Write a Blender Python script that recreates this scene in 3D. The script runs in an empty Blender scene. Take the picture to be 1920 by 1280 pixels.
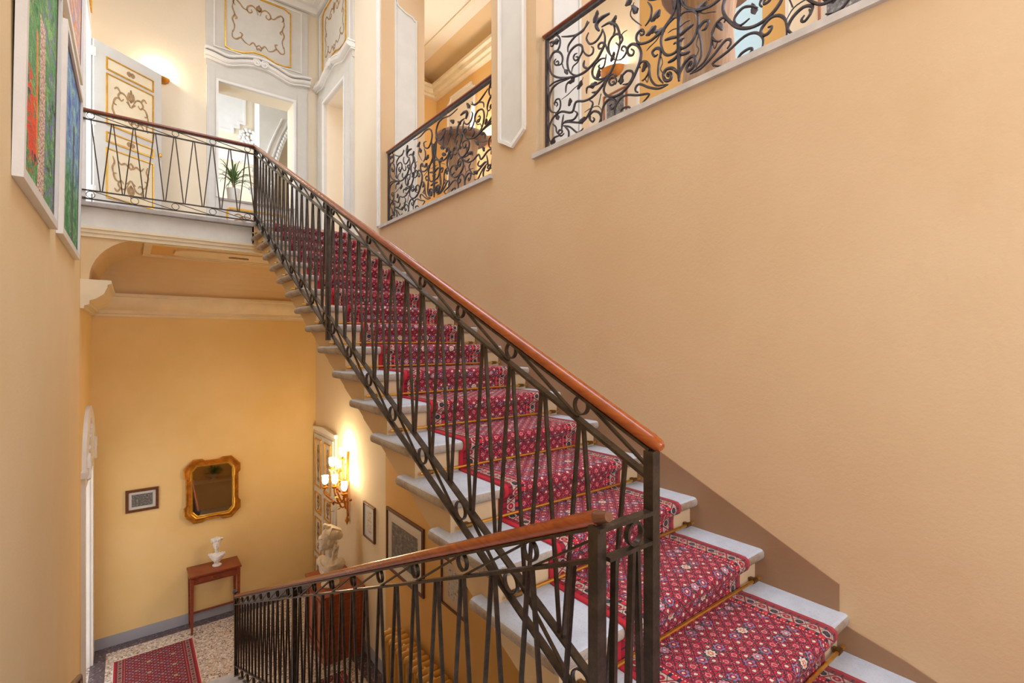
import bpy, bmesh, math, random
from mathutils import Vector, Matrix
random.seed(7)
R = math.radians
H = 4.0                      # eye height above the lower hall floor; heights below are written from the eye
scn = bpy.context.scene
COL = scn.collection

# ------------------------------------------------------------------ camera, world, lights, exposure
cam_d = bpy.data.cameras.new('camera'); cam = bpy.data.objects.new('camera', cam_d); COL.objects.link(cam)
cam_d.sensor_width = 36; cam_d.lens = 918.35 / 1920 * 36; cam_d.clip_start = .05
cam.location = (0, 0, H); cam.rotation_euler = (R(90), 0, -.6622786)
scn.camera = cam
scn.view_settings.view_transform = 'Standard'; scn.view_settings.look = 'None'
scn.view_settings.gamma = 1; scn.view_settings.use_curve_mapping = False
scn.view_settings.exposure = -0.08
wd = bpy.data.worlds.new('world'); scn.world = wd; wd.use_nodes = True
wd.node_tree.nodes['Background'].inputs[0].default_value = (.82, .9, 1, 1)
wd.node_tree.nodes['Background'].inputs[1].default_value = 1.0

def area(name, loc, target, sx, sy, power, col):
    d = bpy.data.lights.new(name, 'AREA'); d.shape = 'RECTANGLE'; d.size = sx; d.size_y = sy
    d.energy = power; d.color = col
    o = bpy.data.objects.new(name, d); COL.objects.link(o)
    o.location = (loc[0], loc[1], loc[2] + H)
    v = Vector(target) - Vector(loc); o.rotation_euler = v.to_track_quat('-Z', 'Y').to_euler()
    return o
DAY = (.82, .96, 1.18)
area('assumed_skylight', (1.0, 3.0, 5.55), (1.0, 3.0, 0), 1.9, 5.6, 170, DAY)               # assumed roof light, out of view, added for daylight from above
area('added_stair_window', (1.0, -1.62, .9), (1.0, 4, .4), 1.7, 2.3, 75, DAY)              # added unseen window behind the camera, for soft daylight on the stairs
area('hall_door_daylight', (-.8, 7.35, -2.75), (2, 7.1, -3.0), 1.1, 2.3, 310, (.9, .97, 1.06))
area('landing_door_daylight', (-.8, 7.25, 2.6), (2, 7.6, 2.4), .9, 2.0, 40, DAY)  # assumed daylight from beyond the left landing doorway
area('gallery_fill', (4.33, -.6, 3.0), (2.9, 2.0, 2.4), 1.4, 2.0, 150, DAY)  # added fill lamp for gallery and stairwell; the wall there is closed
area('gallery_fill_far', (4.33, 6.9, 2.9), (2.6, 4.8, 2.6), 1.0, 1.8, 75, DAY)  # second added lamp, brightens the far gallery in front of solid wall
area('salon_fill', (.1, 9.8, 3.1), (2.5, 10.2, 2.9), 1.8, 2.4, 75, DAY)  # added lamp standing inside the salon to brighten it; no window there

# ------------------------------------------------------------------ materials
def lin(c):
    return tuple((v / 255 / 12.92 if v / 255 <= .04045 else ((v / 255 + .055) / 1.055) ** 2.4) for v in c)
class G:
    """tiny node-graph writer"""
    def __init__(s, name):
        s.m = bpy.data.materials.new(name); s.m.use_nodes = True; s.nt = s.m.node_tree
        s.b = s.nt.nodes['Principled BSDF']
    def n(s, t, **k):
        nd = s.nt.nodes.new(t)
        for a, v in k.items(): setattr(nd, a, v)
        return nd
    def put(s, sock, v):
        if isinstance(v, E): s.nt.links.new(v.s, sock)
        elif isinstance(v, bpy.types.NodeSocket): s.nt.links.new(v, sock)
        else:
            if hasattr(sock.default_value, '__len__') and not hasattr(v, '__len__'): v = (v,) * len(sock.default_value)
            if hasattr(v, '__len__') and len(sock.default_value) == 4 and len(v) == 3: v = (*v, 1)
            sock.default_value = v
    def math(s, op, *a):
        nd = s.n('ShaderNodeMath', operation=op)
        for i, v in enumerate(a): s.put(nd.inputs[i], v)
        return E(s, nd.outputs[0])
    def mix(s, f, a, b):
        nd = s.n('ShaderNodeMix', data_type='RGBA')
        s.put(nd.inputs[0], f); s.put(nd.inputs[6], a); s.put(nd.inputs[7], b)
        return E(s, nd.outputs[2])
    def lt(s, a, b): return s.math('LESS_THAN', a, b)
    def gt(s, a, b): return s.math('GREATER_THAN', a, b)
    def sm(s, x, a, b):
        nd = s.n('ShaderNodeMapRange', interpolation_type='SMOOTHSTEP')
        s.put(nd.inputs[0], x); nd.inputs[1].default_value = a; nd.inputs[2].default_value = b
        return E(s, nd.outputs[0])
    def uv(s):
        sp = s.n('ShaderNodeSeparateXYZ'); s.nt.links.new(s.n('ShaderNodeTexCoord').outputs['UV'], sp.inputs[0])
        return E(s, sp.outputs[0]), E(s, sp.outputs[1])
    def co(s, kind='Object'): return s.n('ShaderNodeTexCoord').outputs[kind]
    def vec(s, x, y, z=0):
        nd = s.n('ShaderNodeCombineXYZ'); s.put(nd.inputs[0], x); s.put(nd.inputs[1], y); s.put(nd.inputs[2], z)
        return nd.outputs[0]
    def noise(s, v, sc, det=3, rough=.55, dist=0):
        nd = s.n('ShaderNodeTexNoise'); s.put(nd.inputs['Vector'], v)
        nd.inputs['Scale'].default_value = sc; nd.inputs['Detail'].default_value = det
        nd.inputs['Roughness'].default_value = rough; nd.inputs['Distortion'].default_value = dist
        return E(s, nd.outputs[0])
    def white(s, v):
        nd = s.n('ShaderNodeTexWhiteNoise', noise_dimensions='3D'); s.put(nd.inputs['Vector'], v)
        return E(s, nd.outputs['Value'])
    def ramp(s, f, stops, const=False):
        nd = s.n('ShaderNodeValToRGB'); cr = nd.color_ramp
        if const: cr.interpolation = 'CONSTANT'
        while len(cr.elements) < len(stops): cr.elements.new(.5)
        for e, (p, c) in zip(cr.elements, stops): e.position = p; e.color = (*lin(c), 1)
        s.put(nd.inputs[0], f); return E(s, nd.outputs[0])
    def vor(s, v, sc, rnd=1, feat='F1'):
        nd = s.n('ShaderNodeTexVoronoi', feature=feat); s.put(nd.inputs['Vector'], v)
        nd.inputs['Scale'].default_value = sc; nd.inputs['Randomness'].default_value = rnd
        return nd
    def bump(s, h, st, dist=.01):
        nd = s.n('ShaderNodeBump'); nd.inputs['Strength'].default_value = st; nd.inputs['Distance'].default_value = dist
        s.put(nd.inputs['Height'], h); s.nt.links.new(nd.outputs[0], s.b.inputs['Normal'])
    def fin(s, col=None, rough=.6, metal=0, **k):
        if col is not None: s.put(s.b.inputs['Base Color'], col)
        s.put(s.b.inputs['Roughness'], rough); s.put(s.b.inputs['Metallic'], metal)
        for a, v in k.items(): s.put(s.b.inputs[a.replace('_', ' ')], v)
        return s.m
class E:
    def __init__(s, g, k): s.g = g; s.s = k
    def __add__(s, o): return s.g.math('ADD', s, o)
    __radd__ = __add__
    def __sub__(s, o): return s.g.math('SUBTRACT', s, o)
    def __rsub__(s, o): return s.g.math('SUBTRACT', o, s)
    def __mul__(s, o): return s.g.math('MULTIPLY', s, o)
    __rmul__ = __mul__
    def __truediv__(s, o): return s.g.math('DIVIDE', s, o)
    def abs(s): return s.g.math('ABSOLUTE', s)
    def frac(s): return s.g.math('FRACT', s)
    def floor(s): return s.g.math('FLOOR', s)
    def min(s, o): return s.g.math('MINIMUM', s, o)
    def max(s, o): return s.g.math('MAXIMUM', s, o)
    def sin(s): return s.g.math('SINE', s)

def plain(name, c, rough=.6, metal=0, var=.06, vs=6, bump=0, bs=40, **k):
    """a colour with slight mottling and optional fine relief"""
    g = G(name); co = g.co(); a = lin(c)
    nz = g.noise(co, vs, 4)
    col = g.mix(g.sm(nz, .3, .7), tuple(v * (1 - var) for v in a), tuple(min(1, v * (1 + var)) for v in a))
    if bump: g.bump(g.noise(co, bs, 5, .6), bump, .006)
    return g.fin(col, rough, metal, **k)
M = {}
def plaster(name, c, c2, stain=None):
    g = G(name); co = g.co()
    col = g.mix(g.sm(g.noise(co, 1.3, 5, .6), .3, .72), lin(c), lin(c2))
    if stain: col = g.mix(g.sm(g.noise(co, .75, 6, .65), .56, .8) * .55, col, lin(stain))
    g.bump(g.noise(co, 55, 6, .65) + g.noise(co, 9, 3) * .6, .32, .004)
    return g.fin(col, .85)
M['wall'] = plaster('beige wall plaster', (210, 176, 134), (214, 182, 141), (205, 167, 121))
M['wall_cream'] = plaster('cream wall plaster', (236, 218, 188), (240, 224, 197))
M['wall_left'] = plaster('pale cream plaster', (242, 212, 160), (246, 218, 171))
M['wall_yellow'] = plaster('yellow ochre plaster', (238, 202, 134), (242, 208, 146), (232, 192, 120))
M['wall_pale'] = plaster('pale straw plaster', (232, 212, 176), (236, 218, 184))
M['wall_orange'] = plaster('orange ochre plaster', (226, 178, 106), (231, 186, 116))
M['vault'] = plaster('vault plaster', (222, 188, 136), (228, 196, 148))
M['skirt'] = plaster('brown painted skirting', (148, 110, 80), (156, 120, 90))
M['grey_skirt'] = plaster('grey painted skirting', (160, 160, 166), (170, 170, 176))
M['white'] = plain('white painted stucco', (236, 230, 220), .55, var=.03, bump=.15)
M['panel_grey'] = plain('grey white panel', (214, 208, 196), .6, var=.03, bump=.1)
M['trim_cream'] = plain('cream moulding', (236, 216, 178), .6, var=.04)
M['slab_face'] = plain('off white slab face', (226, 220, 208), .7, var=.05, bump=.35, bs=60)
M['gold'] = plain('gilt moulding', (226, 172, 60), .35, .85, var=.12, vs=20)
M['gold_old'] = plain('old gilt wood', (196, 128, 42), .38, .7, var=.25, vs=14)
M['scroll_brown'] = plain('brown painted scrollwork', (172, 138, 96), .6, .25, var=.2, vs=30)
M['iron'] = plain('bronzed black iron', (66, 55, 46), .33, .5, var=.3, vs=30, bump=.25, bs=90)
M['iron_dark'] = plain('dark grey wrought iron', (74, 68, 70), .45, .6, var=.25, vs=30, bump=.3, bs=80)
M['brass'] = plain('brass', (232, 178, 84), .3, .9, var=.1, vs=30)
M['brass_dark'] = plain('tarnished brass', (120, 88, 44), .45, .8, var=.2, vs=30)
M['marble_white'] = plain('white plaster sculpture', (234, 230, 224), .5, var=.05, vs=12, bump=.2, bs=50)
M['marble_cream'] = plain('creamy marble sculpture', (232, 218, 196), .5, var=.08, vs=10, bump=.2, bs=50)
M['sill'] = plain('grey marble ledge', (196, 188, 180), .4, var=.1, vs=10)
M['ceil'] = plain('white ceiling', (240, 236, 228), .8, var=.02)
M['paper'] = plain('print paper', (226, 218, 202), .8, var=.03)
M['pot'] = plain('white glazed pot', (232, 230, 226), .3, var=.02)
M['radiator'] = plain('ochre radiator paint', (226, 178, 96), .4, var=.06)
M['glass_blue'] = plain('pale blue glass', (196, 218, 224), .2, var=.02)
M['lamp_clay'] = plain('terracotta lamp bowl', (206, 128, 44), .6, var=.15, vs=20)
def wood(name, c1, c2, rough, sc=(30, 3, 30), coat=.3):
    g = G(name); mp = g.n('ShaderNodeMapping'); g.put(mp.inputs[0], g.co()); mp.inputs[3].default_value = sc
    nz = g.noise(mp.outputs[0], 1.5, 6, .6, 1.2)
    col = g.mix(g.sm(nz, .3, .72), lin(c1), lin(c2)); g.bump(nz, .08, .003)
    return g.fin(col, rough, Coat_Weight=coat, Coat_Roughness=.12)
M['rail_wood'] = wood('polished handrail wood', (136, 60, 16), (164, 80, 24), .26)
M['rail_dark'] = wood('dark handrail wood', (120, 58, 34), (146, 76, 46), .3)
M['mahogany'] = wood('mahogany', (120, 48, 26), (152, 66, 34), .35, (3, 3, 20))
M['ped_wood'] = wood('red brown pedestal wood', (150, 72, 44), (172, 90, 56), .4, (3, 3, 16))
M['frame_wood'] = wood('brown frame wood', (92, 50, 26), (116, 66, 36), .4)
M['frame_red'] = wood('orange brown frame wood', (158, 88, 44), (176, 102, 54), .4)
M['trunk'] = wood('rustic trunk wood', (176, 134, 98), (206, 168, 130), .7, (14, 14, 1.2), 0)
M['disc'] = wood('grey brown table top wood', (156, 122, 100), (178, 144, 120), .6, (3, 3, 12), 0)
def mk_stone(name, c1, c2, c3):
    g = G(name); co = g.co()
    col = g.mix(g.sm(g.noise(co, 7, 6, .7), .42, .7), lin(c1), lin(c2))
    sp = g.noise(co, 120, 2)
    col = g.mix(g.sm(sp, .58, .72) * .5, col, lin(c3))
    g.bump(g.noise(co, 70, 5, .7), .35, .006)
    return g.fin(col, .75)
M['tread'] = mk_stone('grey stone tread', (196, 198, 204), (181, 183, 190), (146, 144, 148))
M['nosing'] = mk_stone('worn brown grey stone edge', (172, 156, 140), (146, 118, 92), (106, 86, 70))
M['landing_edge'] = mk_stone('grey stone landing edge', (168, 156, 146), (150, 138, 128), (120, 110, 102))
def mk_mirror():
    g = G('old mirror glass'); return g.fin((.9, .87, .8), .03, 1.0)
M['mirror'] = mk_mirror()
def mk_emit(name, c, st):
    g = G(name); g.fin(lin(c), .5); g.put(g.b.inputs['Emission Color'], lin(c)); g.b.inputs['Emission Strength'].default_value = st
    return g.m
M['shade_glass'] = mk_emit('lit frosted glass', (255, 232, 190), 6.0)
M['daypane'] = mk_emit('bright daylight pane', (244, 248, 255), 1.3)
M['bluepane'] = mk_emit('pale blue daylight pane', (176, 204, 216), .55)

def mk_terrazzo():
    g = G('terrazzo'); co = g.co()
    v = g.vor(co, 52)
    ch = g.n('ShaderNodeSeparateColor'); g.nt.links.new(v.outputs['Color'], ch.inputs[0])
    col = g.ramp(E(g, ch.outputs[0]), [(0, (226, 216, 204)), (.3, (206, 178, 152)), (.48, (186, 178, 172)), (.62, (236, 230, 222)), (.8, (150, 118, 98)), (.92, (84, 76, 78))], True)
    d = E(g, v.outputs['Distance']); col = g.mix(g.sm(d, .5, .75), col, lin((198, 182, 166)))
    return g.fin(col, .35)
M['terrazzo'] = mk_terrazzo()
def mk_terrazzo_dark():
    g = G('dark terrazzo border'); co = g.co(); v = g.vor(co, 60)
    ch = g.n('ShaderNodeSeparateColor'); g.nt.links.new(v.outputs['Color'], ch.inputs[0])
    col = g.ramp(E(g, ch.outputs[0]), [(0, (92, 82, 90)), (.5, (112, 98, 102)), (.8, (74, 64, 74)), (.93, (160, 146, 146))], True)
    return g.fin(col, .35)
M['terrazzo_dark'] = mk_terrazzo_dark()

def mk_runner(name, W, s, bw, dk=1.0):
    """Persian runner: red plain edge, white meander border, guards, small repeating rosettes in the field"""
    g = G(name); U, V = g.uv()
    k = lambda c: tuple(v * dk for v in c)
    red = k((.60, .020, .034)); red2 = k((.34, .007, .020)); navy = k((.028, .014, .034)); cream = k((.74, .58, .46)); pink = k((.62, .22, .24)); green = k((.03, .075, .07)); blue = k((.20, .18, .34)); orange = k((.60, .16, .06))
    d = U.min(W - U)
    wob = (g.noise(g.vec(U, V), 60 / s, 2) - .5) * .010 * s          # hand-knotted irregularity
    X_ = U + wob; Y_ = V + wob * .7
    def cell(pu, pv, ou, ov):
        p = X_ / pu + ou; q = Y_ / pv + ov
        return p.frac() - .5, q.frac() - .5, p.floor(), q.floor()
    def ros(col, pu, pv, ou, ov, rad, layers, petals=6, amp=.12):
        fu, fv, cu, cv = cell(pu, pv, ou, ov)
        x, y = fu * pu, fv * pv
        r = g.math('SQRT', x * x + y * y) / rad
        r2 = r + (g.math('ARCTAN2', y, x) * petals).sin() * amp
        for lim, c in layers: col = g.mix(g.lt(r2 if lim > .45 else r, lim), col, c)
        return col
    n1 = g.noise(g.vec(U, V), 24 / s, 2)
    col = g.mix(g.sm(n1, .45, .6) * .6, red, red2)
    P = .058 * s
    # thin dark trellis
    a = ((X_ + Y_) / P).frac() - .5; b = ((X_ - Y_) / P).frac() - .5
    tre = g.lt(a.abs(), .05).max(g.lt(b.abs(), .05))
    col = g.mix(tre, col, navy)
    # leaves beside the trellis
    h = P / 2
    col = ros(col, P, P, 0, 0, h, [(.70, navy), (.52, red2), (.38, pink), (.22, red)], 4, .25)
    col = ros(col, P, P, .5, .5, h, [(.62, navy), (.50, red), (.34, navy), (.24, cream)], 5, .1)
    col = ros(col, P * 2, P * 2, .25, .25, h, [(.66, blue), (.44, red2), (.2, cream)], 6, .12)
    # larger pale flowers flanked by green bars
    fu, fv, cu, cv = cell(P * 4, P * 4, .12, .37)
    x, y = fu * P * 4, fv * P * 4
    bar_ = g.lt((x.abs() - .030 * s - y * .35 * g.math('SIGN', x)).abs(), .0042 * s) * g.lt(y.abs(), .020 * s)
    col = g.mix(bar_, col, green)
    col = ros(col, P * 4, P * 4, .12, .37, .021 * s, [(1.15, navy), (.95, cream), (.52, orange), (.25, cream)], 8, .12)
    fu, fv, cu, cv = cell(P * 4, P * 4, .62, .87)
    x, y = fu * P * 4, fv * P * 4
    bar_ = g.lt((x.abs() - .030 * s + y * .35 * g.math('SIGN', x)).abs(), .0042 * s) * g.lt(y.abs(), .020 * s)
    col = g.mix(bar_, col, green)
    col = ros(col, P * 4, P * 4, .62, .87, .019 * s, [(1.15, navy), (.95, pink), (.55, blue), (.3, cream)], 8, .12)
    sp = g.noise(g.vec(U, V), 170 / s, 1)
    col = g.mix(g.gt(sp, .69), col, cream); col = g.mix(g.lt(sp, .34), col, navy)
    # border
    def band(col, d0, d1, c): return g.mix(g.gt(d, d0 * bw) * g.lt(d, d1 * bw), col, c)
    guard = g.mix(g.gt((V / (.034 * s)).frac(), .82), red2, navy)
    mid = .066 * bw; e = d - mid + wob * .5
    zig = (((V / (.10 * s)).frac() - .5).abs() - .25) * .16 * s
    creamb = k((.56, .41, .31))
    c_m = g.mix(g.lt((e - zig).abs(), .0065 * s), creamb, red2)
    c_m = g.mix(g.lt((e + zig).abs(), .0022 * s), c_m, navy)
    fv = ((V / (.10 * s) + .25).frac() - .5); fv = ((fv.abs() - .25)) * .10 * s
    rr = g.math('SQRT', fv * fv + e * e)
    odd = g.gt((V / (.10 * s) + .25).frac(), .5)
    c_m = g.mix(g.lt(rr, .0150 * s), c_m, g.mix(odd, navy, red2)); c_m = g.mix(g.lt(rr, .0055 * s), c_m, g.mix(odd, green, pink))
    bc = g.mix(g.gt(d, .018 * bw), red, red2)
    bc = band(bc, .020, .040, guard); bc = band(bc, .040, .043, navy); bc = band(bc, .043, .090, c_m); bc = band(bc, .090, .094, navy)
    bc = band(bc, .094, .112, g.mix(g.gt((V / (.036 * s)).frac(), .62), red, navy)); bc = band(bc, .112, .117, g.mix(g.gt((V / (.012 * s)).frac(), .45), cream, red2))
    bc = band(bc, .117, .128, red2); bc = band(bc, .128, .131, navy)
    col = g.mix(g.gt(d, .131 * bw), bc, col)
    pile = g.noise(g.vec(U, V), 420 / s, 2)
    col = g.mix(g.sm(pile, .35, .7) * .12, col, g.mix(.5, col, (.5, .10, .15)))
    g.bump(pile, .5, .004)
    return g.fin(col, .95, Sheen_Weight=.06, Sheen_Roughness=.4)
M['runner'] = mk_runner('red persian runner', .86, 1.0, 1.0)
M['rug'] = mk_runner('dark red persian rug', .84, 1.1, .95, .72)

def mk_painting(name, kind):
    g = G(name); U, V = g.uv()
    n1 = g.noise(g.vec(U * 1.2, V * 2.4), 4.2, 6, .68, .5); n2 = g.noise(g.vec(U * 1.6, V * 3.0, 4), 5.0, 6, .68, .8); n3 = g.noise(g.vec(U * 4, V * 7, 9), 4, 5, .75)
    if kind == 0:
        col = g.ramp(n1, [(.2, (18, 62, 40)), (.38, (40, 112, 58)), (.46, (86, 160, 84)), (.52, (74, 104, 92)), (.58, (132, 190, 104)), (.66, (60, 120, 70)), (.75, (206, 214, 150))])
        col = g.mix(g.sm(n2, .52, .6) * g.gt(U, .5), col, lin((118, 112, 164)))
        col = g.mix(g.sm(n2, .46, .40) * g.lt(V, .5) * g.lt(n1, .5), col, lin((60, 44, 70)))
        col = g.mix(g.sm(n3, .6, .68) * g.gt(V, .6), col, lin((226, 190, 120)))
        px = .52 + (V * 3.0).sin() * .06 - V * .12
        path = g.lt((U - px).abs(), .075 + .03 * (1 - V)) * g.lt(V, .68)
        col = g.mix(path * g.sm(n3, .3, .36), col, g.mix(g.sm(g.noise(g.vec(U * 60, V * 90), 1, 2), .45, .6), lin((222, 198, 180)), lin((130, 84, 78))))
        rd = g.lt((U - .24 + (V - .2) * .1 + (n2 - .5) * .9).abs(), .10) * g.lt(V + (n1 - .5) * .4, .36) * g.gt(V + (n2 - .5) * .5, .06)
        col = g.mix(rd * g.sm(n3, .36, .42), col, g.mix(n3, lin((206, 48, 40)), lin((232, 96, 56))))
        og = g.lt((U - .36 + (V - .4) * .12).abs(), .022) * g.lt(V, .58) * g.gt(V, .12)
        col = g.mix(og, col, lin((236, 140, 84)))
    elif kind == 1:
        col = g.ramp(n1, [(0, (54, 70, 120)), (.38, (84, 104, 168)), (.5, (110, 150, 190)), (.62, (150, 190, 170)), (.75, (90, 150, 90))])
        low = g.ramp(n2, [(0, (20, 60, 48)), (.45, (40, 120, 80)), (.6, (110, 160, 110)), (.75, (190, 150, 130))])
        col = g.mix(g.sm(V + (n2 - .5) * .5, .55, .3), col, low)
        tr = g.lt((U - .62 + (n1 - .5) * .12).abs(), .045) * g.lt(V, .72)
        col = g.mix(tr, col, lin((70, 66, 84)))
    else:
        col = g.ramp(n1, [(0, (120, 120, 168)), (.42, (170, 156, 178)), (.52, (206, 140, 96)), (.6, (210, 190, 170)), (.75, (120, 150, 200))])
    g.bump(n2 + n3, .9, .02)
    br = g.n('ShaderNodeHueSaturation'); br.inputs['Value'].default_value = 1.45; br.inputs['Saturation'].default_value = 1.1; g.put(br.inputs['Color'], col)
    return g.fin(br.outputs[0], .5)
for i in range(3): M['paint%d' % i] = mk_painting('garden oil painting %d' % i, i)
def mk_print(name, seed, dark, ground=(212, 206, 194)):
    g = G(name); U, V = g.uv()
    n = g.noise(g.vec(U * 4, V * 4, seed), 3, 6, .75)
    m = g.lt((U - .5).abs(), .45 if dark else .24) * g.lt((V - .5).abs(), .42 if dark else .34)
    ink = g.ramp(n, [(.3, (44, 42, 42)), (.55, (120, 116, 112)), (.7, (206, 200, 190))]) if dark else g.ramp(n, [(.38, (96, 80, 76)), (.48, (206, 198, 188))])
    return g.fin(g.mix(m, lin(ground), ink), .35)
M['print_dark'] = mk_print('dark landscape engraving', 1, True, (206, 204, 200))
M['print_cart'] = mk_print('small figure print', 5, False, (206, 206, 206))
M['print_big'] = mk_print('large architectural engraving', 9, True, (220, 208, 188))
M['print_tan'] = mk_print('tan figure print', 13, False, (216, 186, 146))
M['print_gal'] = mk_print('grey gallery engraving', 21, True, (204, 198, 186))
def mk_leaf():
    g = G('dracaena leaf'); nz = g.noise(g.co(), 12, 3)
    return g.fin(g.mix(nz, lin((40, 84, 32)), lin((104, 150, 62))), .45)
M['leaf'] = mk_leaf()

# ------------------------------------------------------------------ mesh writer
ORG = {}
class MB:
    def __init__(s, tf=None): s.v = []; s.f = []; s.tf = tf; s.uv = None; s.fm = []
    def add(s, vs, fs, mi=0):
        o = len(s.v); s.v += [Vector(s.tf(*p)) if s.tf else Vector(p) for p in vs]
        s.f += [tuple(i + o for i in f) for f in fs]; s.fm += [mi] * len(fs); return s
    def box(s, x0, x1, y0, y1, z0, z1, mi=0):
        return s.add([(x, y, z) for x in (x0, x1) for y in (y0, y1) for z in (z0, z1)],
                     [(0, 1, 3, 2), (4, 6, 7, 5), (0, 4, 5, 1), (2, 3, 7, 6), (0, 2, 6, 4), (1, 5, 7, 3)], mi)
    def prism(s, poly, axis, a0, a1):
        """poly in the two other axes (in xyz order), extruded along axis"""
        n = len(poly); vs = []
        for a in (a0, a1):
            for p, q in poly: vs.append({0: (a, p, q), 1: (p, a, q), 2: (p, q, a)}[axis])
        return s.add(vs, [tuple(range(n)), tuple(range(2 * n - 1, n - 1, -1))] + [(i, (i + 1) % n, n + (i + 1) % n, n + i) for i in range(n)])
    def sweep(s, pts, prof, up=(0, 0, 1), closed=False, cap=True, scale=None):
        """profile [(side,up)] swept along pts"""
        pts = [Vector(p) for p in pts]; n = len(pts); k = len(prof); vs = []; upv = Vector(up)
        for i, p in enumerate(pts):
            a = pts[i - 1] if i or closed else p; b = pts[(i + 1) % n] if i < n - 1 or closed else p
            t = (b - a).normalized(); sd = t.cross(upv)
            if sd.length < 1e-5: sd = t.cross(Vector((1, .1, 0)))
            sd.normalize(); u2 = sd.cross(t).normalized(); sc = scale[i] if scale else 1
            for q, w in prof: vs.append(tuple(p + sd * q * sc + u2 * w * sc))
        fs = []
        for i in range(n if closed else n - 1):
            j = (i + 1) % n
            for m in range(k): fs.append((i * k + m, i * k + (m + 1) % k, j * k + (m + 1) % k, j * k + m))
        if cap and not closed: fs += [tuple(range(k)), tuple(range((n - 1) * k, n * k))[::-1]]
        return s.add(vs, fs)
    def tube(s, pts, r, seg=6, up=(0, 0, 1), closed=False, scale=None):
        return s.sweep(pts, [(r * math.cos(2 * math.pi * i / seg), r * math.sin(2 * math.pi * i / seg)) for i in range(seg)], up, closed, True, scale)
    def bar(s, p, q, w, h, up=(0, 0, 1)):
        return s.sweep([p, q], [(-w / 2, -h / 2), (w / 2, -h / 2), (w / 2, h / 2), (-w / 2, h / 2)], up)
    def lathe(s, prof, c=(0, 0, 0), seg=20):
        vs = []; n = len(prof)
        for i in range(seg):
            a = 2 * math.pi * i / seg
            for r, z in prof: vs.append((c[0] + r * math.cos(a), c[1] + r * math.sin(a), c[2] + z))
        fs = [(i * n + m, ((i + 1) % seg) * n + m, ((i + 1) % seg) * n + m + 1, i * n + m + 1) for i in range(seg) for m in range(n - 1)]
        fs += [tuple(i * n for i in range(seg)), tuple(i * n + n - 1 for i in range(seg))]
        return s.add(vs, fs)
    def ball(s, c, r, u=12, w=8, rot=None):
        r = (r, r, r) if not hasattr(r, '__len__') else r; vs = []; fs = []
        for j in range(w + 1):
            th = math.pi * j / w
            for i in range(u):
                ph = 2 * math.pi * i / u; p = Vector((r[0] * math.sin(th) * math.cos(ph), r[1] * math.sin(th) * math.sin(ph), r[2] * math.cos(th)))
                if rot: p = rot @ p
                vs.append(tuple(Vector(c) + p))
        for j in range(w):
            for i in range(u): fs.append((j * u + i, j * u + (i + 1) % u, (j + 1) * u + (i + 1) % u, (j + 1) * u + i))
        return s.add(vs, fs)
    def ribbon(s, pts, w, o, U, V, N, lift=.003):
        """flat tapering stroke drawn on a plane; pts 2D"""
        o, U, V, N = map(Vector, (o, U, V, N)); P = cr(pts, 4); n = len(P); top = []; bot = []
        for i, p in enumerate(P):
            a = P[max(i - 1, 0)]; b = P[min(i + 1, n - 1)]; t = Vector((b[0] - a[0], b[1] - a[1]))
            t = t.normalized() if t.length > 1e-9 else Vector((1, 0)); nn = Vector((-t.y, t.x)) * w * (.35 + .65 * math.sin(math.pi * (i + .5) / n))
            for q in (1, -1):
                x, y = p[0] + nn.x * q, p[1] + nn.y * q
                top.append(tuple(o + U * x + V * y + N * lift)); bot.append(tuple(o + U * x + V * y - N * .001))
        m = 2 * n; fs = []
        for i in range(n - 1):
            a, b, c, d = 2 * i, 2 * i + 1, 2 * i + 3, 2 * i + 2
            fs += [(a, b, c, d), (a, d, m + d, m + a), (b, m + b, m + c, c)]
        return s.add(top + bot, fs)
    def mesh(s, name, smooth=None, org=(0, 0, 0), merge=False):
        me = bpy.data.meshes.new(name); o = Vector(org)
        me.from_pydata([tuple(v - o) for v in s.v], [], s.f)
        if any(s.fm): me.polygons.foreach_set('material_index', s.fm)
        if s.uv:
            l = me.uv_layers.new(name='UVMap')
            for lp in me.loops: l.data[lp.index].uv = s.uv[lp.vertex_index]
        bm = bmesh.new(); bm.from_mesh(me)
        if merge: bmesh.ops.remove_doubles(bm, verts=bm.verts, dist=1e-5)
        bmesh.ops.recalc_face_normals(bm, faces=bm.faces); bm.to_mesh(me); bm.free()
        if smooth:
            me.polygons.foreach_set('use_smooth', [True] * len(me.polygons)); me.set_sharp_from_angle(angle=R(smooth))
        me.update(); return me
    def build(s, name, mat, parent=None, smooth=None, org=None, **k):
        """one mesh object. Vertices are in eye-relative world coordinates"""
        po = ORG[parent.name] if parent else Vector((0, 0, 0))
        og = Vector(org) if org is not None else po
        return place(name, s.mesh(name, smooth, og), mat, parent, og, **k)
def place(name, me, mat, parent=None, at=(0, 0, 0), rot=None, label=None, cat=None, group=None, kind=None):
    o = bpy.data.objects.new(name, me); COL.objects.link(o); at = Vector(at)
    if me is not None and not me.materials:
        for m in (mat if isinstance(mat, (list, tuple)) else [mat]): me.materials.append(m)
    if parent: o.parent = parent; o.location = at - ORG[parent.name]
    else: o.location = at + Vector((0, 0, H))
    if rot is not None: o.rotation_euler = rot
    ORG[o.name] = at
    tag(o, label, cat, group, kind); return o
def tag(o, label=None, cat=None, group=None, kind=None):
    for k, v in (('label', label), ('category', cat), ('group', group), ('kind', kind)):
        if v: o[k] = v
    return o
def thing(name, at, label, cat, group=None, kind=None):
    return place(name, None, None, None, at, None, label, cat, group, kind)
def struct(name, mb, mat, label=None, parent=None, smooth=None):
    return mb.build(name, mat, parent, smooth, kind='structure' if not parent else None, label=label)
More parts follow.
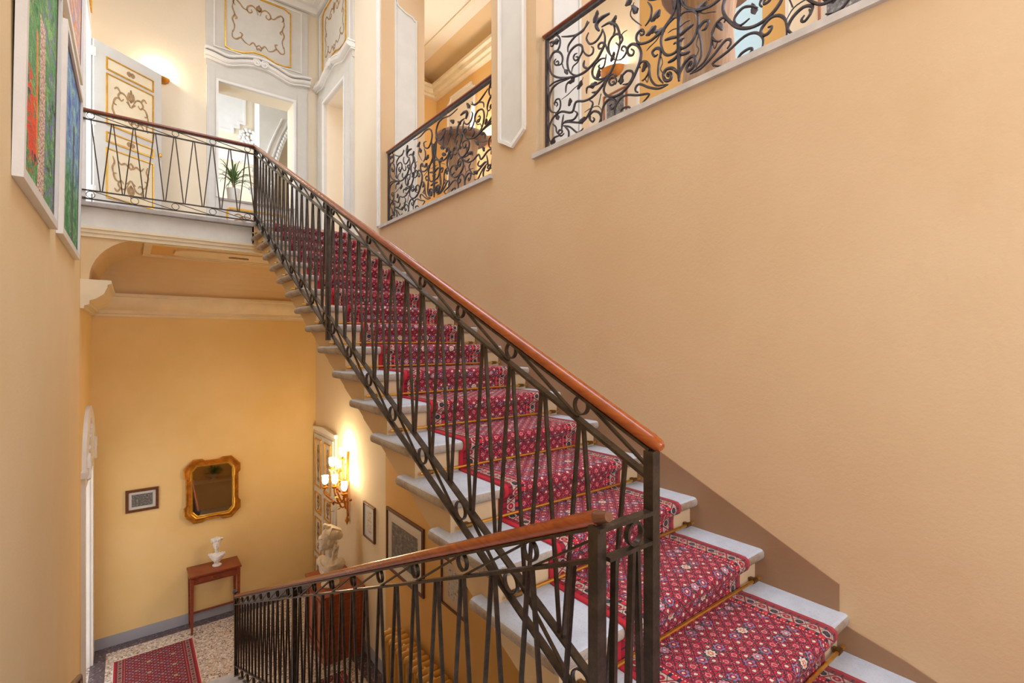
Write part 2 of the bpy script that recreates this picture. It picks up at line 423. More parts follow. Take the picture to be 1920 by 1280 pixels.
def cr(P, n=5, closed=False):
    """Catmull-Rom through points of any dimension"""
    P = [tuple(p) for p in P]
    if len(P) < 3 and not closed: return P
    out = []; m = len(P)
    for i in range(m if closed else m - 1):
        if closed: a, b, c, d = P[i - 1], P[i], P[(i + 1) % m], P[(i + 2) % m]
        else: a, b, c, d = P[max(i - 1, 0)], P[i], P[i + 1], P[min(i + 2, m - 1)]
        for j in range(n):
            t = j / n
            out.append(tuple(.5 * (2 * q + (r - p) * t + (2 * p - 5 * q + 4 * r - s) * t * t + (3 * q - p - 3 * r + s) * t ** 3) for p, q, r, s in zip(a, b, c, d)))
    if not closed: out.append(P[-1])
    return out
def holes(mb, a0, a1, c0, c1, b0, b1, hs):
    """slab a x b, depth c, with rectangular holes (a0,a1,b0,b1)"""
    A = sorted({a0, a1, *[h[0] for h in hs], *[h[1] for h in hs]}); B = sorted({b0, b1, *[h[2] for h in hs], *[h[3] for h in hs]})
    A = [a for a in A if a0 <= a <= a1]; B = [b for b in B if b0 <= b <= b1]
    for i in range(len(A) - 1):
        run = None
        for j in range(len(B) - 1):
            am, bm_ = (A[i] + A[i + 1]) / 2, (B[j] + B[j + 1]) / 2
            solid = not any(h[0] < am < h[1] and h[2] < bm_ < h[3] for h in hs)
            if solid: run = (run[0], B[j + 1]) if run else (B[j], B[j + 1])
            if (not solid or j == len(B) - 2) and run: mb.box(A[i], A[i + 1], c0, c1, run[0], run[1]); run = None
    return mb
def frame_rect(mb, a0, a1, b0, b1, w, c0, c1):
    """rectangular moulding with two steps, mitred by overlap-free strips"""
    for (x0, x1, y0, y1) in ((a0, a1, b0, b0 + w), (a0, a1, b1 - w, b1), (a0, a0 + w, b0 + w, b1 - w), (a1 - w, a1, b0 + w, b1 - w)):
        mb.box(x0, x1, c0, c1, y0, y1)
    return mb
def outline_strip(mb, pts, w, c0, c1, closed=True):
    """moulding of width w following a closed 2D outline (a,b), depth c0..c1; written in local (a,c,b)"""
    n = len(pts); inn = []
    for i in range(n):
        p = Vector(pts[i]); a = Vector(pts[i - 1]); b = Vector(pts[(i + 1) % n])
        d1 = (p - a).normalized(); d2 = (b - p).normalized(); n1 = Vector((-d1.y, d1.x)); n2 = Vector((-d2.y, d2.x))
        m = n1 + n2; m = m.normalized() if m.length > 1e-6 else n1
        inn.append(p + m * (w / max(.45, m.dot(n1))))
    vs = []
    for q in (pts, inn):
        for c in (c0, c1):
            vs += [(p[0], c, p[1]) for p in q]
    fs = []
    for i in range(n):
        j = (i + 1) % n
        fs += [(n + i, n + j, 3 * n + j, 3 * n + i), (i, j, n + j, n + i), (2 * n + i, 3 * n + i, 3 * n + j, 2 * n + j)]
    return mb.add(vs, fs)

XW, XL, XN, YF, YU, ZF, ZL, ZH = 2.40, -.39, -.37, 8.31, 8.10, -4.0, 1.403, -1.637
F_far = lambda a, c, b: (a, YU - c, b)
F_low = lambda a, c, b: (a, YF - c, b)
F_right = lambda a, c, b: (XW - c, a, b)
F_left = lambda a, c, b: (XL + c, a, b)
XG = 4.40
F_gal = lambda a, c, b: (XG - c, a, b)

# ------------------------------------------------------------------ setting: lower hall
struct('floor', MB().box(-2.2, XW + .2, 1.0, YF + .2, ZF - .1, ZF), M['terrazzo'], 'pale terrazzo floor of the lower hall')
bd = MB(); bd.box(XL, XW, YF - .17, YF, ZF, ZF + .002); bd.box(XL, XL + .15, 6.0, YF - .17, ZF, ZF + .002); bd.box(XW - .2, XW, 1.2, YF - .17, ZF, ZF + .002)
struct('trim_1', bd, M['terrazzo_dark'], 'dark terrazzo border along the hall walls')
struct('wall_far', MB().box(XL - .3, XW + .3, YF, YF + .3, ZF, 1.15), M['wall_yellow'], 'yellow ochre far wall of the lower hall')
# right wall, one plane from hall floor to the roof, with two gallery openings and a doorway
OA, OB, D2 = (3.36, 5.65), (.50, 2.785), (6.82, 7.74)
OT = 4.75
wr = holes(MB(F_right), -1.8, 5.72, -.58, 0, 1.2, 5.5, [(*OA, ZL - .01, OT), (*OB, ZL - .01, OT)])
SF = lambda y: -1.6366 - .07 + .4565 * (y - .0994)      # underside line of the flight on the wall
wr.prism([(-1.8, -2.0), (.0, -2.0), (.0, SF(0)), (6.37, SF(6.37)), (6.37, 1.2), (-1.8, 1.2)], 1, -.58, 0)
struct('wall_right_landing', holes(MB(F_right), 5.72, 8.5, -.58, 0, 1.2, 5.5, [(*D2, ZL, 3.66)]), M['wall_cream'], 'cream wall beside the upper landing')
struct('wall_right', wr, M['wall'], 'long beige plaster wall beside the stairs')
holes_low = MB(F_right).prism([(5.5, ZF), (8.5, ZF), (8.5, 1.2), (6.37, 1.2), (6.37, SF(6.37)), (5.5, SF(5.5))], 1, -.3, 0); struct('wall_right_lower', holes_low, M['wall_pale'], 'pale wall of the lower hall behind the gilt sconce')
struct('wall_right_under', MB(F_right).prism([(1.0, ZF), (5.5, ZF), (5.5, SF(5.5) - .05), (1.0, SF(1.0) - .05)], 1, -.3, .012), M['wall_orange'], 'wall under the stair flight with stair shade and warm glow in its orange')  # same wall; stair shade and warm bulb light put into the orange
struct('baseboard_far', MB(F_low).box(XL, XW, 0, .012, ZF, ZF + .142), M['grey_skirt'], 'grey painted skirting of the hall')
struct('baseboard_right', MB(F_right).box(5.5, YF - .02, 0, .012, ZF, ZF + .142), M['grey_skirt'], 'grey skirting below the pale wall')
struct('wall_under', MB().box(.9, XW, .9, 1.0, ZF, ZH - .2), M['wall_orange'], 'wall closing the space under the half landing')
# left walls
struct('wall_left', MB().box(XN - .4, XN, -1.8, 6.02, ZF, 5.5), M['wall_left'], 'pale cream wall with the oil paintings')
LD, UD = (6.72, 7.95), (6.62, 7.42)
wl = holes(MB(F_left), 6.02, 8.5, -.25, 0, ZF, 1.12, [(*LD, ZF, -1.5)])
struct('wall_left_far', wl, M['wall_yellow'], 'ochre strip of wall under the upper landing')
wl = holes(MB(F_left), 6.02, 8.5, -.25, 0, 1.12, 5.5, [(*UD, ZL, 3.52)])
struct('wall_left_upper', wl, M['wall_cream'], 'cream wall strip at the left end of the upper landing')
struct('wall_vestibule', MB().box(-1.7, -1.6, 6.0, 8.6, ZF, 5.5), M['ceil'], 'white wall beyond the left doorways')
# upper far wall with the window opening into the salon
DO = (.99, 2.0)
wf = holes(MB(F_far), XL - .3, XW + .3, -.35, 0, ZL - .02, 5.5, [(*DO, 2.055, 3.70)])
struct('wall_far_upper', wf, M['wall_cream'], 'cream far wall of the upper landing')
# back of stairwell with added window, half landing, roof with an assumed roof light
wb = holes(MB(), XN - .3, XW + .6, -1.9, -1.75, ZF, 5.5, [(.15, 1.85, -.25, 2.05)])
struct('wall_back', wb, M['wall'], 'wall behind the half landing with an added window')
struct('window_1', MB().box(.15, 1.85, -1.84, -1.82, -.25, 2.05), M['daypane'], 'added bright window of the half landing')
hl = MB(); hl.box(XN, XW, -1.75, .0994, ZH - .2, ZH); hl.box(XN, 1.03, .0994, 1.5, ZH - .2, ZH)
struct('floor_landing', hl, M['tread'], 'stone half landing')
cg = holes(MB(lambda a, c, b: (a, b, 5.42 + c)), XL - .3, XW + .6, 0, .12, -1.9, 8.5, [(.05, 1.95, .2, 5.8)])  # opening added in the unseen ceiling for the assumed roof light
struct('ceiling', cg, M['ceil'], 'white stairwell ceiling')
sk = MB()  # added bars across the assumed roof light
for y in (.2, 1.6, 3.0, 4.4, 5.77): sk.box(.05, 1.95, y, y + .03, 5.43, 5.5)
struct('window_2', sk, M['white'], 'glazing bars of the assumed roof light')
cn = MB()
for i, (o, z0, z1) in enumerate(((.20, 5.34, 5.42), (.14, 5.27, 5.34), (.07, 5.18, 5.27))):
    cn.box(XL, XW, YU - o, YU, z0, z1); cn.box(XW - o, XW, 5.9, YU - o, z0, z1)
struct('trim_2', cn, M['white'], 'white stepped cornice under the stairwell ceiling')

# ------------------------------------------------------------------ upper landing slab and vaulted ceiling below it
sl = MB(); sl.box(XL, XW, 6.52, YU + .35, 1.16, ZL - .035); sl.box(1.15, XW, 6.42, 6.52, 1.16, ZL - .035)
struct('floor_upper', sl, M['slab_face'], 'upper landing slab with an off white front')
ed = MB(); prof = [(6.45, ZL - .045), (6.452, ZL - .02), (6.47, ZL), (YU, ZL), (YU, ZL - .045)]
ed.prism(prof, 0, XL, 1.15); ed.box(1.15, XW, 6.37, YU, ZL - .045, ZL)
struct('trim_3', ed, M['landing_edge'], 'grey stone edge of the upper landing', smooth=40)
mo = MB()
for y0, z0, z1 in ((6.49, 1.135, 1.16), (6.505, 1.10, 1.135), (6.52, 1.06, 1.10)): mo.box(XL, 1.3, y0, 6.6, z0, z1)
struct('trim_4', mo, M['trim_cream'], 'cream moulding under the landing edge')
# coved ceiling: flat middle at z 1.06, coves falling to the cornice
def cove(name, pts, a0, a1, axis, label):
    mb = MB(); n = len(pts)
    for i in range(n - 1):
        (p, q), (r, s_) = pts[i], pts[i + 1]
        if axis == 'x': mb.add([(a0(p), p, q), (a1(p), p, q), (a1(r), r, s_), (a0(r), r, s_)], [(0, 1, 2, 3)])
        else: mb.add([(p, a0(p), q), (p, a1(p), q), (r, a1(r), s_), (r, a0(r), s_)], [(0, 1, 2, 3)])
    return struct(name, mb, M['vault'], label, smooth=60)
CV = [(math.sin(t), 1 - math.cos(t)) for t in [math.pi / 2 * i / 10 for i in range(11)]]
yc0, zc0, zt = 7.55, .62, 1.075
far_c = [(yc0 + .55 * s_, zt - (zt - zc0) * c) for s_, c in CV]
XC = .12
left_c = [(XC - .45 * s_, zt - (zt - zc0) * c) for s_, c in CV]
gx = lambda y: XC - .45 * min(1, max(0, (y - yc0) / .55))
gy = lambda x: yc0 + .55 * min(1, max(0, (XC - x) / .45))
cove('ceiling_cove_far', far_c, gx, lambda y: XW, 'x', 'far cove of the vault under the landing')
cove('ceiling_cove_left', left_c, lambda x: 6.55, gy, 'y', 'left cove of the vault under the landing')
sg = MB(); sp_ = [(XL, 1.12), (XL, zc0 - .02)] + left_c[::-1] + [(XC, 1.12)]; sg.prism(sp_, 1, 6.54, 6.56)
struct('wall_spandrel', sg, M['vault'], 'plaster spandrel in front of the left cove')
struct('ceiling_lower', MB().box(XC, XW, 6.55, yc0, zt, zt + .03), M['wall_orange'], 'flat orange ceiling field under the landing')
pm = MB(lambda a, c, b: (a, b, zt - c)); outline_strip(pm, [(XC, 6.6), (XW, 6.6), (XW, yc0), (XC, yc0)], .05, 0, .022); outline_strip(pm, [(XC + .05, 6.65), (XW - .05, 6.65), (XW - .05, yc0 - .05), (XC + .05, yc0 - .05)], .025, 0, .012)
struct('trim_5', pm, M['trim_cream'], 'cream moulding around the ceiling field')
cp = MB(lambda a, c, b: (a, b, zt - c)); oc = [(.42, 6.95), (.52, 6.85), (.70, 6.78), (XW - .5, 6.78), (XW - .3, 6.9), (XW - .3, 7.3), (XW - .5, 7.42), (.70, 7.42), (.52, 7.35), (.42, 7.25)]
outline_strip(cp, oc, .035, 0, .02); n_ = len(oc); cp.add([(p[0], .006, p[1]) for p in oc], [tuple(range(n_))])
cpo = struct('trim_6', cp, M['trim_cream'], 'cream cartouche on the ceiling field')
sh = MB()
for i in range(7):
    t = -1.2 + .4 * i; sh.tube([(1.10, 7.12, zt - .012), (1.10 + .12 * math.sin(t), 7.12 - .05 * math.cos(t), zt - .016)], .010, 5, (0, 1, 0))
sh.build('shell_relief', M['scroll_brown'], cpo)
# hall cornice below the coves: far wall and left wall
co_ = MB(); CP = [(0, .33), (.03, .33), (.03, .36), (.07, .37), (.07, .41), (.12, .43), (.18, .48), (.21, .55), (.21, .575), (.24, .585), (.24, .62), (0, .62)]
n_ = len(CP); vs = []
for m_ in range(3):
    for o, z in CP: vs.append(((XW, YF - o, z), (XL + o, YF - o, z), (XL + o, 6.44, z))[m_])
co_.add(vs, [(m_ * n_ + i, m_ * n_ + (i + 1) % n_, (m_ + 1) * n_ + (i + 1) % n_, (m_ + 1) * n_ + i) for m_ in range(2) for i in range(n_)] + [tuple(range(2 * n_, 3 * n_))])
struct('trim_7', co_, M['trim_cream'], 'cream cornice around the lower hall', smooth=30)

# ------------------------------------------------------------------ wall skirting along the upper flight
SL = .16 / .3505
zs = lambda y: -1.04 + SL * (y - .793)
ms = MB(F_right); ms.prism([(.793, zs(.793)), (6.37, zs(6.37)), (6.37, ZL - .3), (.793, -1.45)], 1, -.001, .006)
struct('baseboard_stairs', ms, M['skirt'], 'brown painted skirting following the stair flight')
ms = MB(F_right); ms.prism([(-1.7, -1.46), (-.05, -1.46), (.56, -1.254), (.793, -1.20), (.793, -1.66), (-1.7, -1.66)], 1, -.001, .006)
struct('baseboard_landing', ms, M['skirt'], 'brown painted skirting at the foot of the flight')

# ------------------------------------------------------------------ staircases
TD, RS, NS = .3505, .16, 19
y_n = lambda n: .0994 + TD * n
z_n = lambda n: -1.6366 + RS * n
ORD = ['first', 'second', 'third', 'fourth', 'fifth', 'sixth', 'seventh', 'eighth', 'ninth', 'tenth', 'eleventh', 'twelfth', 'thirteenth', 'fourteenth', 'fifteenth', 'sixteenth', 'seventeenth', 'eighteenth', 'nineteenth']
def tread_mesh(x0, x1, dy, bev_left):
    """stone tread slab, rounded front nosing and rounded left return; local y from the riser, top at z 0"""
    bm = bmesh.new(); vs = [bm.verts.new((x, y, z)) for x in (x0, x1) for y in (-.045, dy + .10) for z in (-.05, 0)]
    for f in [(0, 1, 3, 2), (4, 6, 7, 5), (0, 4, 5, 1), (2, 3, 7, 6), (0, 2, 6, 4), (1, 5, 7, 3)]: bm.faces.new([vs[i] for i in f])
    bmesh.ops.recalc_face_normals(bm, faces=bm.faces)
    def edge(a, b): return [e for e in bm.edges if {e.verts[0], e.verts[1]} == {vs[a], vs[b]}][0]
    es = [edge(0, 4), edge(1, 5)]
    if bev_left: es += [edge(0, 2), edge(1, 3), edge(0, 1)]
    bmesh.ops.bevel(bm, geom=es, offset=.021, segments=4, affect='EDGES', profile=.5)
    me = bpy.data.meshes.new('tread'); bm.normal_update()
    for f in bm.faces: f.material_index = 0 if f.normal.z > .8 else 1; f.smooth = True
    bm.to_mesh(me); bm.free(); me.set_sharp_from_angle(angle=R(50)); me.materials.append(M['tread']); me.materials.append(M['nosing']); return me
stair = thing('staircase', (1.7, y_n(0), ZH), 'upper stair flight of grey stone treads rising along the right wall', 'staircase')
xe = lambda y: 1.062 + .02 * (y - 2.3)                  # open edge of the flight
for n in range(NS - 1):
    bl = MB().prism([(0, -.045), (TD, -.045), (TD, -.11), (0, -.27)], 0, xe(y_n(n)) + .05, XW).mesh('step')
    s = place('step', bl, M['wall'], stair, (0, y_n(n), z_n(n) + RS))
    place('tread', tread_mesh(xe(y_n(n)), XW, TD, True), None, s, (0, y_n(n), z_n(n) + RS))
place('step', MB().prism([(0, -.045), (.12, -.045), (.12, -.27), (0, -.27)], 0, 1.15, XW).mesh('step'), M['wall'], stair, (0, y_n(18), ZL))

# red runner laid over the flight
RX0, RX1 = 1.36, 2.22
path = [(-1.2, ZH + .01), (y_n(0) - .06, ZH + .01)]
for n in range(NS):
    y, b, t = y_n(n), z_n(n), z_n(n) + RS
    path += [(y - .016, b + .018), (y - .014, b + .06), (y - .016, t - .066), (y - .030, t - .052), (y - .052, t - .044), (y - .062, t - .022), (y - .058, t + .002), (y - .042, t + .013), (y - .01, t + .015)]
    if n < NS - 1: path += [(y + TD * .5, t + .013), (y + TD - .075, t + .013), (y + TD - .032, t + .010)]
path += [(7.2, ZL + .013)]
rm = MB(); rm.uv = []; NX = 8; L = 0
for i, (y, z) in enumerate(path):
    if i: L += math.hypot(y - path[i - 1][0], z - path[i - 1][1])
    for j in range(NX + 1):
        u = j / NX; x = RX0 + (RX1 - RX0) * u
        rm.v.append(Vector((x, y, z))); rm.uv.append((u * .86, L))
rm.f = [(i * (NX + 1) + j, i * (NX + 1) + j + 1, (i + 1) * (NX + 1) + j + 1, (i + 1) * (NX + 1) + j) for i in range(len(path) - 1) for j in range(NX)]; rm.fm = [0] * len(rm.f)
run = rm.build('stair_runner', M['runner'], None, 60, (1.79, y_n(0), ZH), label='red patterned runner carpet covering the middle of the upper stairs', cat='carpet')
md = run.modifiers.new('thickness', 'SOLIDIFY'); md.thickness = .012; md.offset = 1 if run.data.polygons[0].normal.z < 0 else -1

# brass rods
rod_m = MB().tube([(1.125, 0, 0), (2.385, 0, 0)], .0075, 8).mesh('rod', 40); rod_m.materials.append(M['brass'])
brk = MB().tube([(-.018, 0, 0), (.018, 0, 0)], .0115, 8).box(-.009, .009, 0, .022, -.010, .010).mesh('bracket'); brk.materials.append(M['brass_dark'])
for n in range(NS):
    at = (1.13, y_n(n) - .028, z_n(n) + .026)
    t = thing('stair_rod', at, 'brass rod holding the red runner at the foot of the %s riser from the bottom' % ORD[n], 'stair rod', 'brass stair rods of the upper flight')
    place('rod', rod_m, None, t, (0, at[1], at[2]))
    for x in (1.175, 2.33): place('bracket', brk, None, t, (x, at[1], at[2]))

# lower flight, going down beside the wall with the paintings
low = thing('staircase', (.3, 6.4, ZF), 'lower stair flight going down to the terrazzo hall', 'staircase')
LR = (ZH - ZF) / 15; LT = .352
tml = tread_mesh(XN, .98, LT, False)
for n in range(15):
    yl = 6.44 - LT * n; zt_ = ZF + LR * (n + 1)
    # mirrored: nosing faces the hall
    st = place('step', MB().box(XN, .97, yl - LT, yl, zt_ - LR - (.12 if n else 0), zt_ - .045).mesh('step', org=(0, yl, zt_)), M['wall'], low, (0, yl, zt_))
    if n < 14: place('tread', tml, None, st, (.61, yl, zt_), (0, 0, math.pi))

# ------------------------------------------------------------------ iron railings
strap_ring = {}
def ring_mesh(r, w, th):
    """flat strap bent to a ring; axis along local x"""
    mb = MB(); n = 20; vs = []
    for i in range(n):
        a = 2 * math.pi * i / n
        for q, x in ((r, -w / 2), (r, w / 2), (r - th, w / 2), (r - th, -w / 2)): vs.append((x, q * math.cos(a), q * math.sin(a)))
    mb.add(vs, [(i * 4 + m, i * 4 + (m + 1) % 4, ((i + 1) % n) * 4 + (m + 1) % 4, ((i + 1) % n) * 4 + m) for i in range(n) for m in range(4)])
    return mb.mesh('ring', 40)
def bar_obj(name, root, p, q, w, h, mat, side=(1, 0, 0)):
    """square bar from p to q; w measured along side"""
    d = (Vector(q) - Vector(p)).normalized(); up = Vector(side).cross(d)
    return MB().bar(p, q, w, h, up).build(name, mat, root)
def oval(w, h, n=14): return [(w / 2 * math.cos(2 * math.pi * i / n), h / 2 * math.sin(2 * math.pi * i / n)) for i in range(n)]
def railing(root, P, S, span, ring_t, apex_t, zr, dims, posts, mat, wood_mat, side, sgn=1):
    """P(t,dz)->point; S: span of t; sgn: +1 when t grows downhill for the frieze straps"""
    rr, bw, bt = dims['ring'], dims['bw'], dims['bt']
    bar0, b1, b2, hr, hw, hh = dims['bar'], dims['b1'], dims['b2'], dims['hr'], dims['hw'], dims['hh']
    t0, t1 = span
    # handrail
    h0, h1 = dims.get('hspan', span); ends = .03
    pts = [P(h0 - ends, hr), P(h0 - ends * .7, hr), P(h0, hr), P(h1, hr), P(h1 + ends * .7, hr), P(h1 + ends, hr)]
    c0_ = dims.get('cut0'); pts = pts[2:] if c0_ else pts
    MB().sweep(pts, oval(hw, hh), (0, 0, 1), scale=([] if c0_ else [.55, .88]) + [1, 1, .88, .55]).build('handrail', wood_mat, root, 50)
    if c0_: MB().sweep([P(-.035, hr - .004), P(0, hr)], oval(hw * .96, hh * .92), (0, 0, 1), scale=[.7, 1]).build('rail_end', M['frame_wood'], root, 50)
    bar_obj('rail_strip', root, P(t0, hr - hh / 2 - .004), P(t1, hr - hh / 2 - .004), bw, .008, mat, side)
    bar_obj('frieze_bar', root, P(t0, bar0), P(t1, bar0), bw, bt, mat, side)
    bar_obj('bottom_bar', root, P(t0, b1), P(t1, b1), bw, bt, mat, side)
    bar_obj('bottom_bar', root, P(t0, b2), P(t1, b2), bw, bt, mat, side)
    rm_ = ring_mesh(rr, bw * .5, .005); rm_.materials.append(mat)
    mid2 = (b1 + b2) / 2; rb = ring_mesh((b1 - b2) * dims.get('rb', .40), bw * .55, .005); rb.materials.append(mat)
    rot = (0, 0, 0) if abs(side[0]) > .5 else (0, 0, R(90))
    for t in ring_t:
        place('ring', rm_, None, root, P(t, 0), rot); place('ring', rb, None, root, P(t, mid2), rot)
    rl = sorted(list(ring_t) + [ring_t[0] - (ring_t[1] - ring_t[0]), ring_t[-1] + (ring_t[1] - ring_t[0])])
    top, bot = hr - hh / 2 - .008, bar0 + bt / 2
    rbr = (b1 - b2) * dims.get('rb', .40)
    for a, b in zip(rl[:-1], rl[1:]):
        for (zt_, zb_, k) in ((top, bot, rr), (b1 - bt / 2, b2 + bt / 2, rbr)):
            ta, tb = a + k * .55, b - k * .55
            za, zb = (zt_, zb_) if sgn > 0 else (zb_, zt_)
            def clip(t): return max(t0, min(t1, t))
            ca, cb = clip(ta), clip(tb)
            if cb - ca < .02: continue
            f = lambda t: za + (zb - za) * (t - ta) / (tb - ta)
            bar_obj('frieze_strap', root, P(ca, f(ca)), P(cb, f(cb)), bw * .45, .006, mat, side)
    hb = (apex_t[1] - apex_t[0]) / 2
    for t in apex_t:
        for s_ in (-1, 1):
            tb = t + s_ * (hb - dims['foot']); ta = t + s_ * dims['foot']
            if tb < t0 + .01 or tb > t1 - .01: continue
            bar_obj('baluster', root, P(ta, bar0), P(tb, b1), dims['bal'], dims['bal'] * .62, mat, side)
    for t, dz0, dz1, w in posts:
        p, q = P(t, dz0), P(t, dz1); MB().bar(p, q, w, w, (0, 1, 0)).build('post', mat, root)
# upper flight
A_U, E_U, L_U = Vector((1.02, .745)), Vector((.152, 5.725)).normalized(), 5.727
PU = lambda t, dz: (A_U.x + E_U.x * t, A_U.y + E_U.y * t, -.2938 + .4475 * t + dz)
ru = thing('stair_railing', (A_U.x, A_U.y, -1.317), 'iron zigzag railing with orange brown wooden handrail climbing the upper stairs', 'railing')
D_U = dict(ring=.029, bw=.026, bt=.009, bar=-.047, b1=-.745, b2=-.852, hr=.049, hw=.038, hh=.037, bal=.0125, foot=.008, rb=.36)
railing(ru, PU, None, (0, L_U), [.246 + .342 * i for i in range(8)] + [2.83 + .342 * i for i in range(9)], [.075 + .171 * i for i in range(33)], None, D_U,
        [(2.753, -.93, .02, .030), (L_U, -.95, .02, .030)], M['iron'], M['rail_wood'], (1, 0, 0), -1)
MB().bar((A_U.x, A_U.y, -1.317), (A_U.x, A_U.y, -.27), .028, .028, (0, 1, 0)).build('newel_post', M['iron'], ru)
# lower flight
A_D, E_D, L_D = Vector((.833, .755)), Vector((.117, 5.585)).normalized(), 5.588
PD = lambda t, dz: (A_D.x + E_D.x * t, A_D.y + E_D.y * t, -.4465 - .448 * t + dz)
rd = thing('stair_railing', (A_D.x, A_D.y, ZH), 'iron zigzag railing with wooden handrail going down to the hall', 'railing')
D_D = dict(D_U, hspan=(.0, 5.56), cut0=True)
railing(rd, PD, None, (0, L_D), [.241 + .348 * i for i in range(16)], [.067 + .174 * i for i in range(32)], None, D_D,
        [(2.826, -.90, .02, .030), (L_D, -.90, .05, .030)], M['iron'], M['rail_wood'], (1, 0, 0), 1)
MB().bar((A_D.x, A_D.y, ZH), (A_D.x, A_D.y, -.412), .029, .029, (0, 1, 0)).build('newel_post', M['iron'], rd)
kp = PD(5.64, .10); MB().ball(kp, (.028, .05, .024), 14, 10, Matrix.Rotation(R(-14), 3, 'X')).tube([PD(5.588, .02), kp], .012, 8, (0, 1, 0)).build('end_knob', M['iron_dark'], rd, 60)
# short link between both newels
lk = thing('railing_link', ((A_U.x + A_D.x) / 2, .75, -.9), 'short iron link with ring joining the two newel posts', 'railing')
xa_, xb_, yk_ = A_D.x - .02, A_U.x - .018, .74
for z, w in ((-.418, .024), (-.490, .022)):
    bar_obj('bar', lk, (xa_ if z > -.45 else A_D.x + .0145, yk_, z), (xb_, yk_, z), w, .010, M['iron'], (0, 1, 0))
rk = ring_mesh(.030, .013, .006); place('ring', rk, M['iron'], lk, (.945, yk_, -.455), (0, 0, R(90)))
for xa, xb in ((.938, .905), (.954, .985), (.875, .862)):
    bar_obj('baluster', lk, (xa, yk_, -.495), (xb, yk_, -1.20), .0155, .011, M['iron'], (0, 1, 0))
bar_obj('bar', lk, (A_D.x + .0145, yk_, -1.20), (xb_, yk_, -1.20), .026, .009, M['iron'], (0, 1, 0))
# landing
PL = lambda t, dz: (XL + .01 + t, 6.49, 2.27 + dz)
rl_ = thing('landing_railing', (.4, 6.5, ZL), 'thin iron zigzag railing with reddish handrail along the upper landing', 'railing')
D_L = dict(ring=.033, bw=.022, bt=.011, bar=-.042, b1=-.752, b2=-.838, hr=.050, hw=.042, hh=.036, bal=.016, foot=.007, hspan=(0, 1.55), rb=.42)
railing(rl_, PL, None, (0, 1.565), [.067 + .352 * i for i in range(5)], [.062 + .1755 * i for i in range(9)], None, D_L,
        [(1.562, -.87, .03, .032)], M['iron'], M['rail_dark'], (0, 1, 0), 1)

# ------------------------------------------------------------------ gallery behind the right wall
ZG = 1.39
struct('floor_gallery', MB().box(XW + .58, XG, -1.8, 8.3, ZG - .1, ZG), M['sill'], 'gallery floor')
gw = holes(MB(F_gal), -1.8, 8.3, -.2, 0, ZG, 4.75, [(2.05, 2.5, ZG + .1, 3.6)])
struct('wall_gallery', gw, M['wall_orange'], 'orange gallery wall with pale panels')
struct('wall_gallery_end', MB().box(XW + .58, XG, 7.87, 8.0, ZG, 4.75), M['wall_orange'], 'end wall of the gallery')
struct('wall_gallery_near', MB().box(XW + .58, XG, -1.8, -1.7, ZG, 4.75), M['wall_orange'], 'near end wall of the gallery')
struct('ceiling_gallery', MB().box(XW + .3, XG + .2, -1.8, 8.0, 4.75, 4.9), M['wall_cream'], 'cream gallery ceiling')
gc = MB()
for o, z0, z1 in ((.10, 4.36, 4.40), (.16, 4.40, 4.47), (.22, 4.47, 4.52)): gc.box(XG - o, XG, -1.7, 7.87, z0, z1); gc.box(XW + .58, XG - o, 7.87 - o, 7.87, z0, z1)
struct('trim_8', gc, M['trim_cream'], 'cream cornice of the gallery')
gq = MB(); cvp = [(XG - .02, 4.52), (XG - .08, 4.64), (XG - .20, 4.71), (XG - .42, 4.735), (XG - .44, 4.75), (XG, 4.75)]
gq.prism(cvp, 1, -1.7, 7.87); struct('trim_9', gq, M['vault'], 'cove above the gallery cornice', smooth=50)
gb = MB(lambda a, c, b: (a, b, 4.75 - c)); outline_strip(gb, [(XW + .8, -1.5), (XG - .62, -1.5), (XG - .62, 7.4), (XW + .8, 7.4)], .05, 0, .02)
struct('trim_10', gb, M['trim_cream'], 'moulded frame on the gallery ceiling')
struct('window_3', MB().box(XG + .02, XG + .04, 2.05, 2.5, ZG + .1, 3.6), M['bluepane'], 'pale blue window pane at the back of the gallery')
# pale panels with scooped corners on the gallery wall
def scoop(a0, a1, b0, b1, r):
    o = []
    for (ca, cb, st) in ((a0, b0, 90), (a1, b0, 180), (a1, b1, 270), (a0, b1, 0)):
        for i in range(6):
            t = R(st - 90 * i / 5); o.append((ca + r * math.cos(t), cb + r * math.sin(t)))
    return o
wgo = [o for o in bpy.data.objects if o.name == 'wall_gallery'][0]
def gal_panel(a0, a1, b0, b1, c0=0):
    o = scoop(a0, a1, b0, b1, .10); mb = MB(F_gal); mb.add([(p[0], .008, p[1]) for p in o], [tuple(range(len(o)))]); p1 = mb.build('wall_panel', M['wall_cream'], wgo)
    mb = MB(F_gal); outline_strip(mb, o, .03, 0, .022); mb.build('panel_moulding', M['white'], wgo)
for a0, a1 in ((6.6, 7.47), (5.0, 6.1), (3.37, 4.75), (.9, 1.85)): gal_panel(a0, a1, ZG + .25, 4.24)
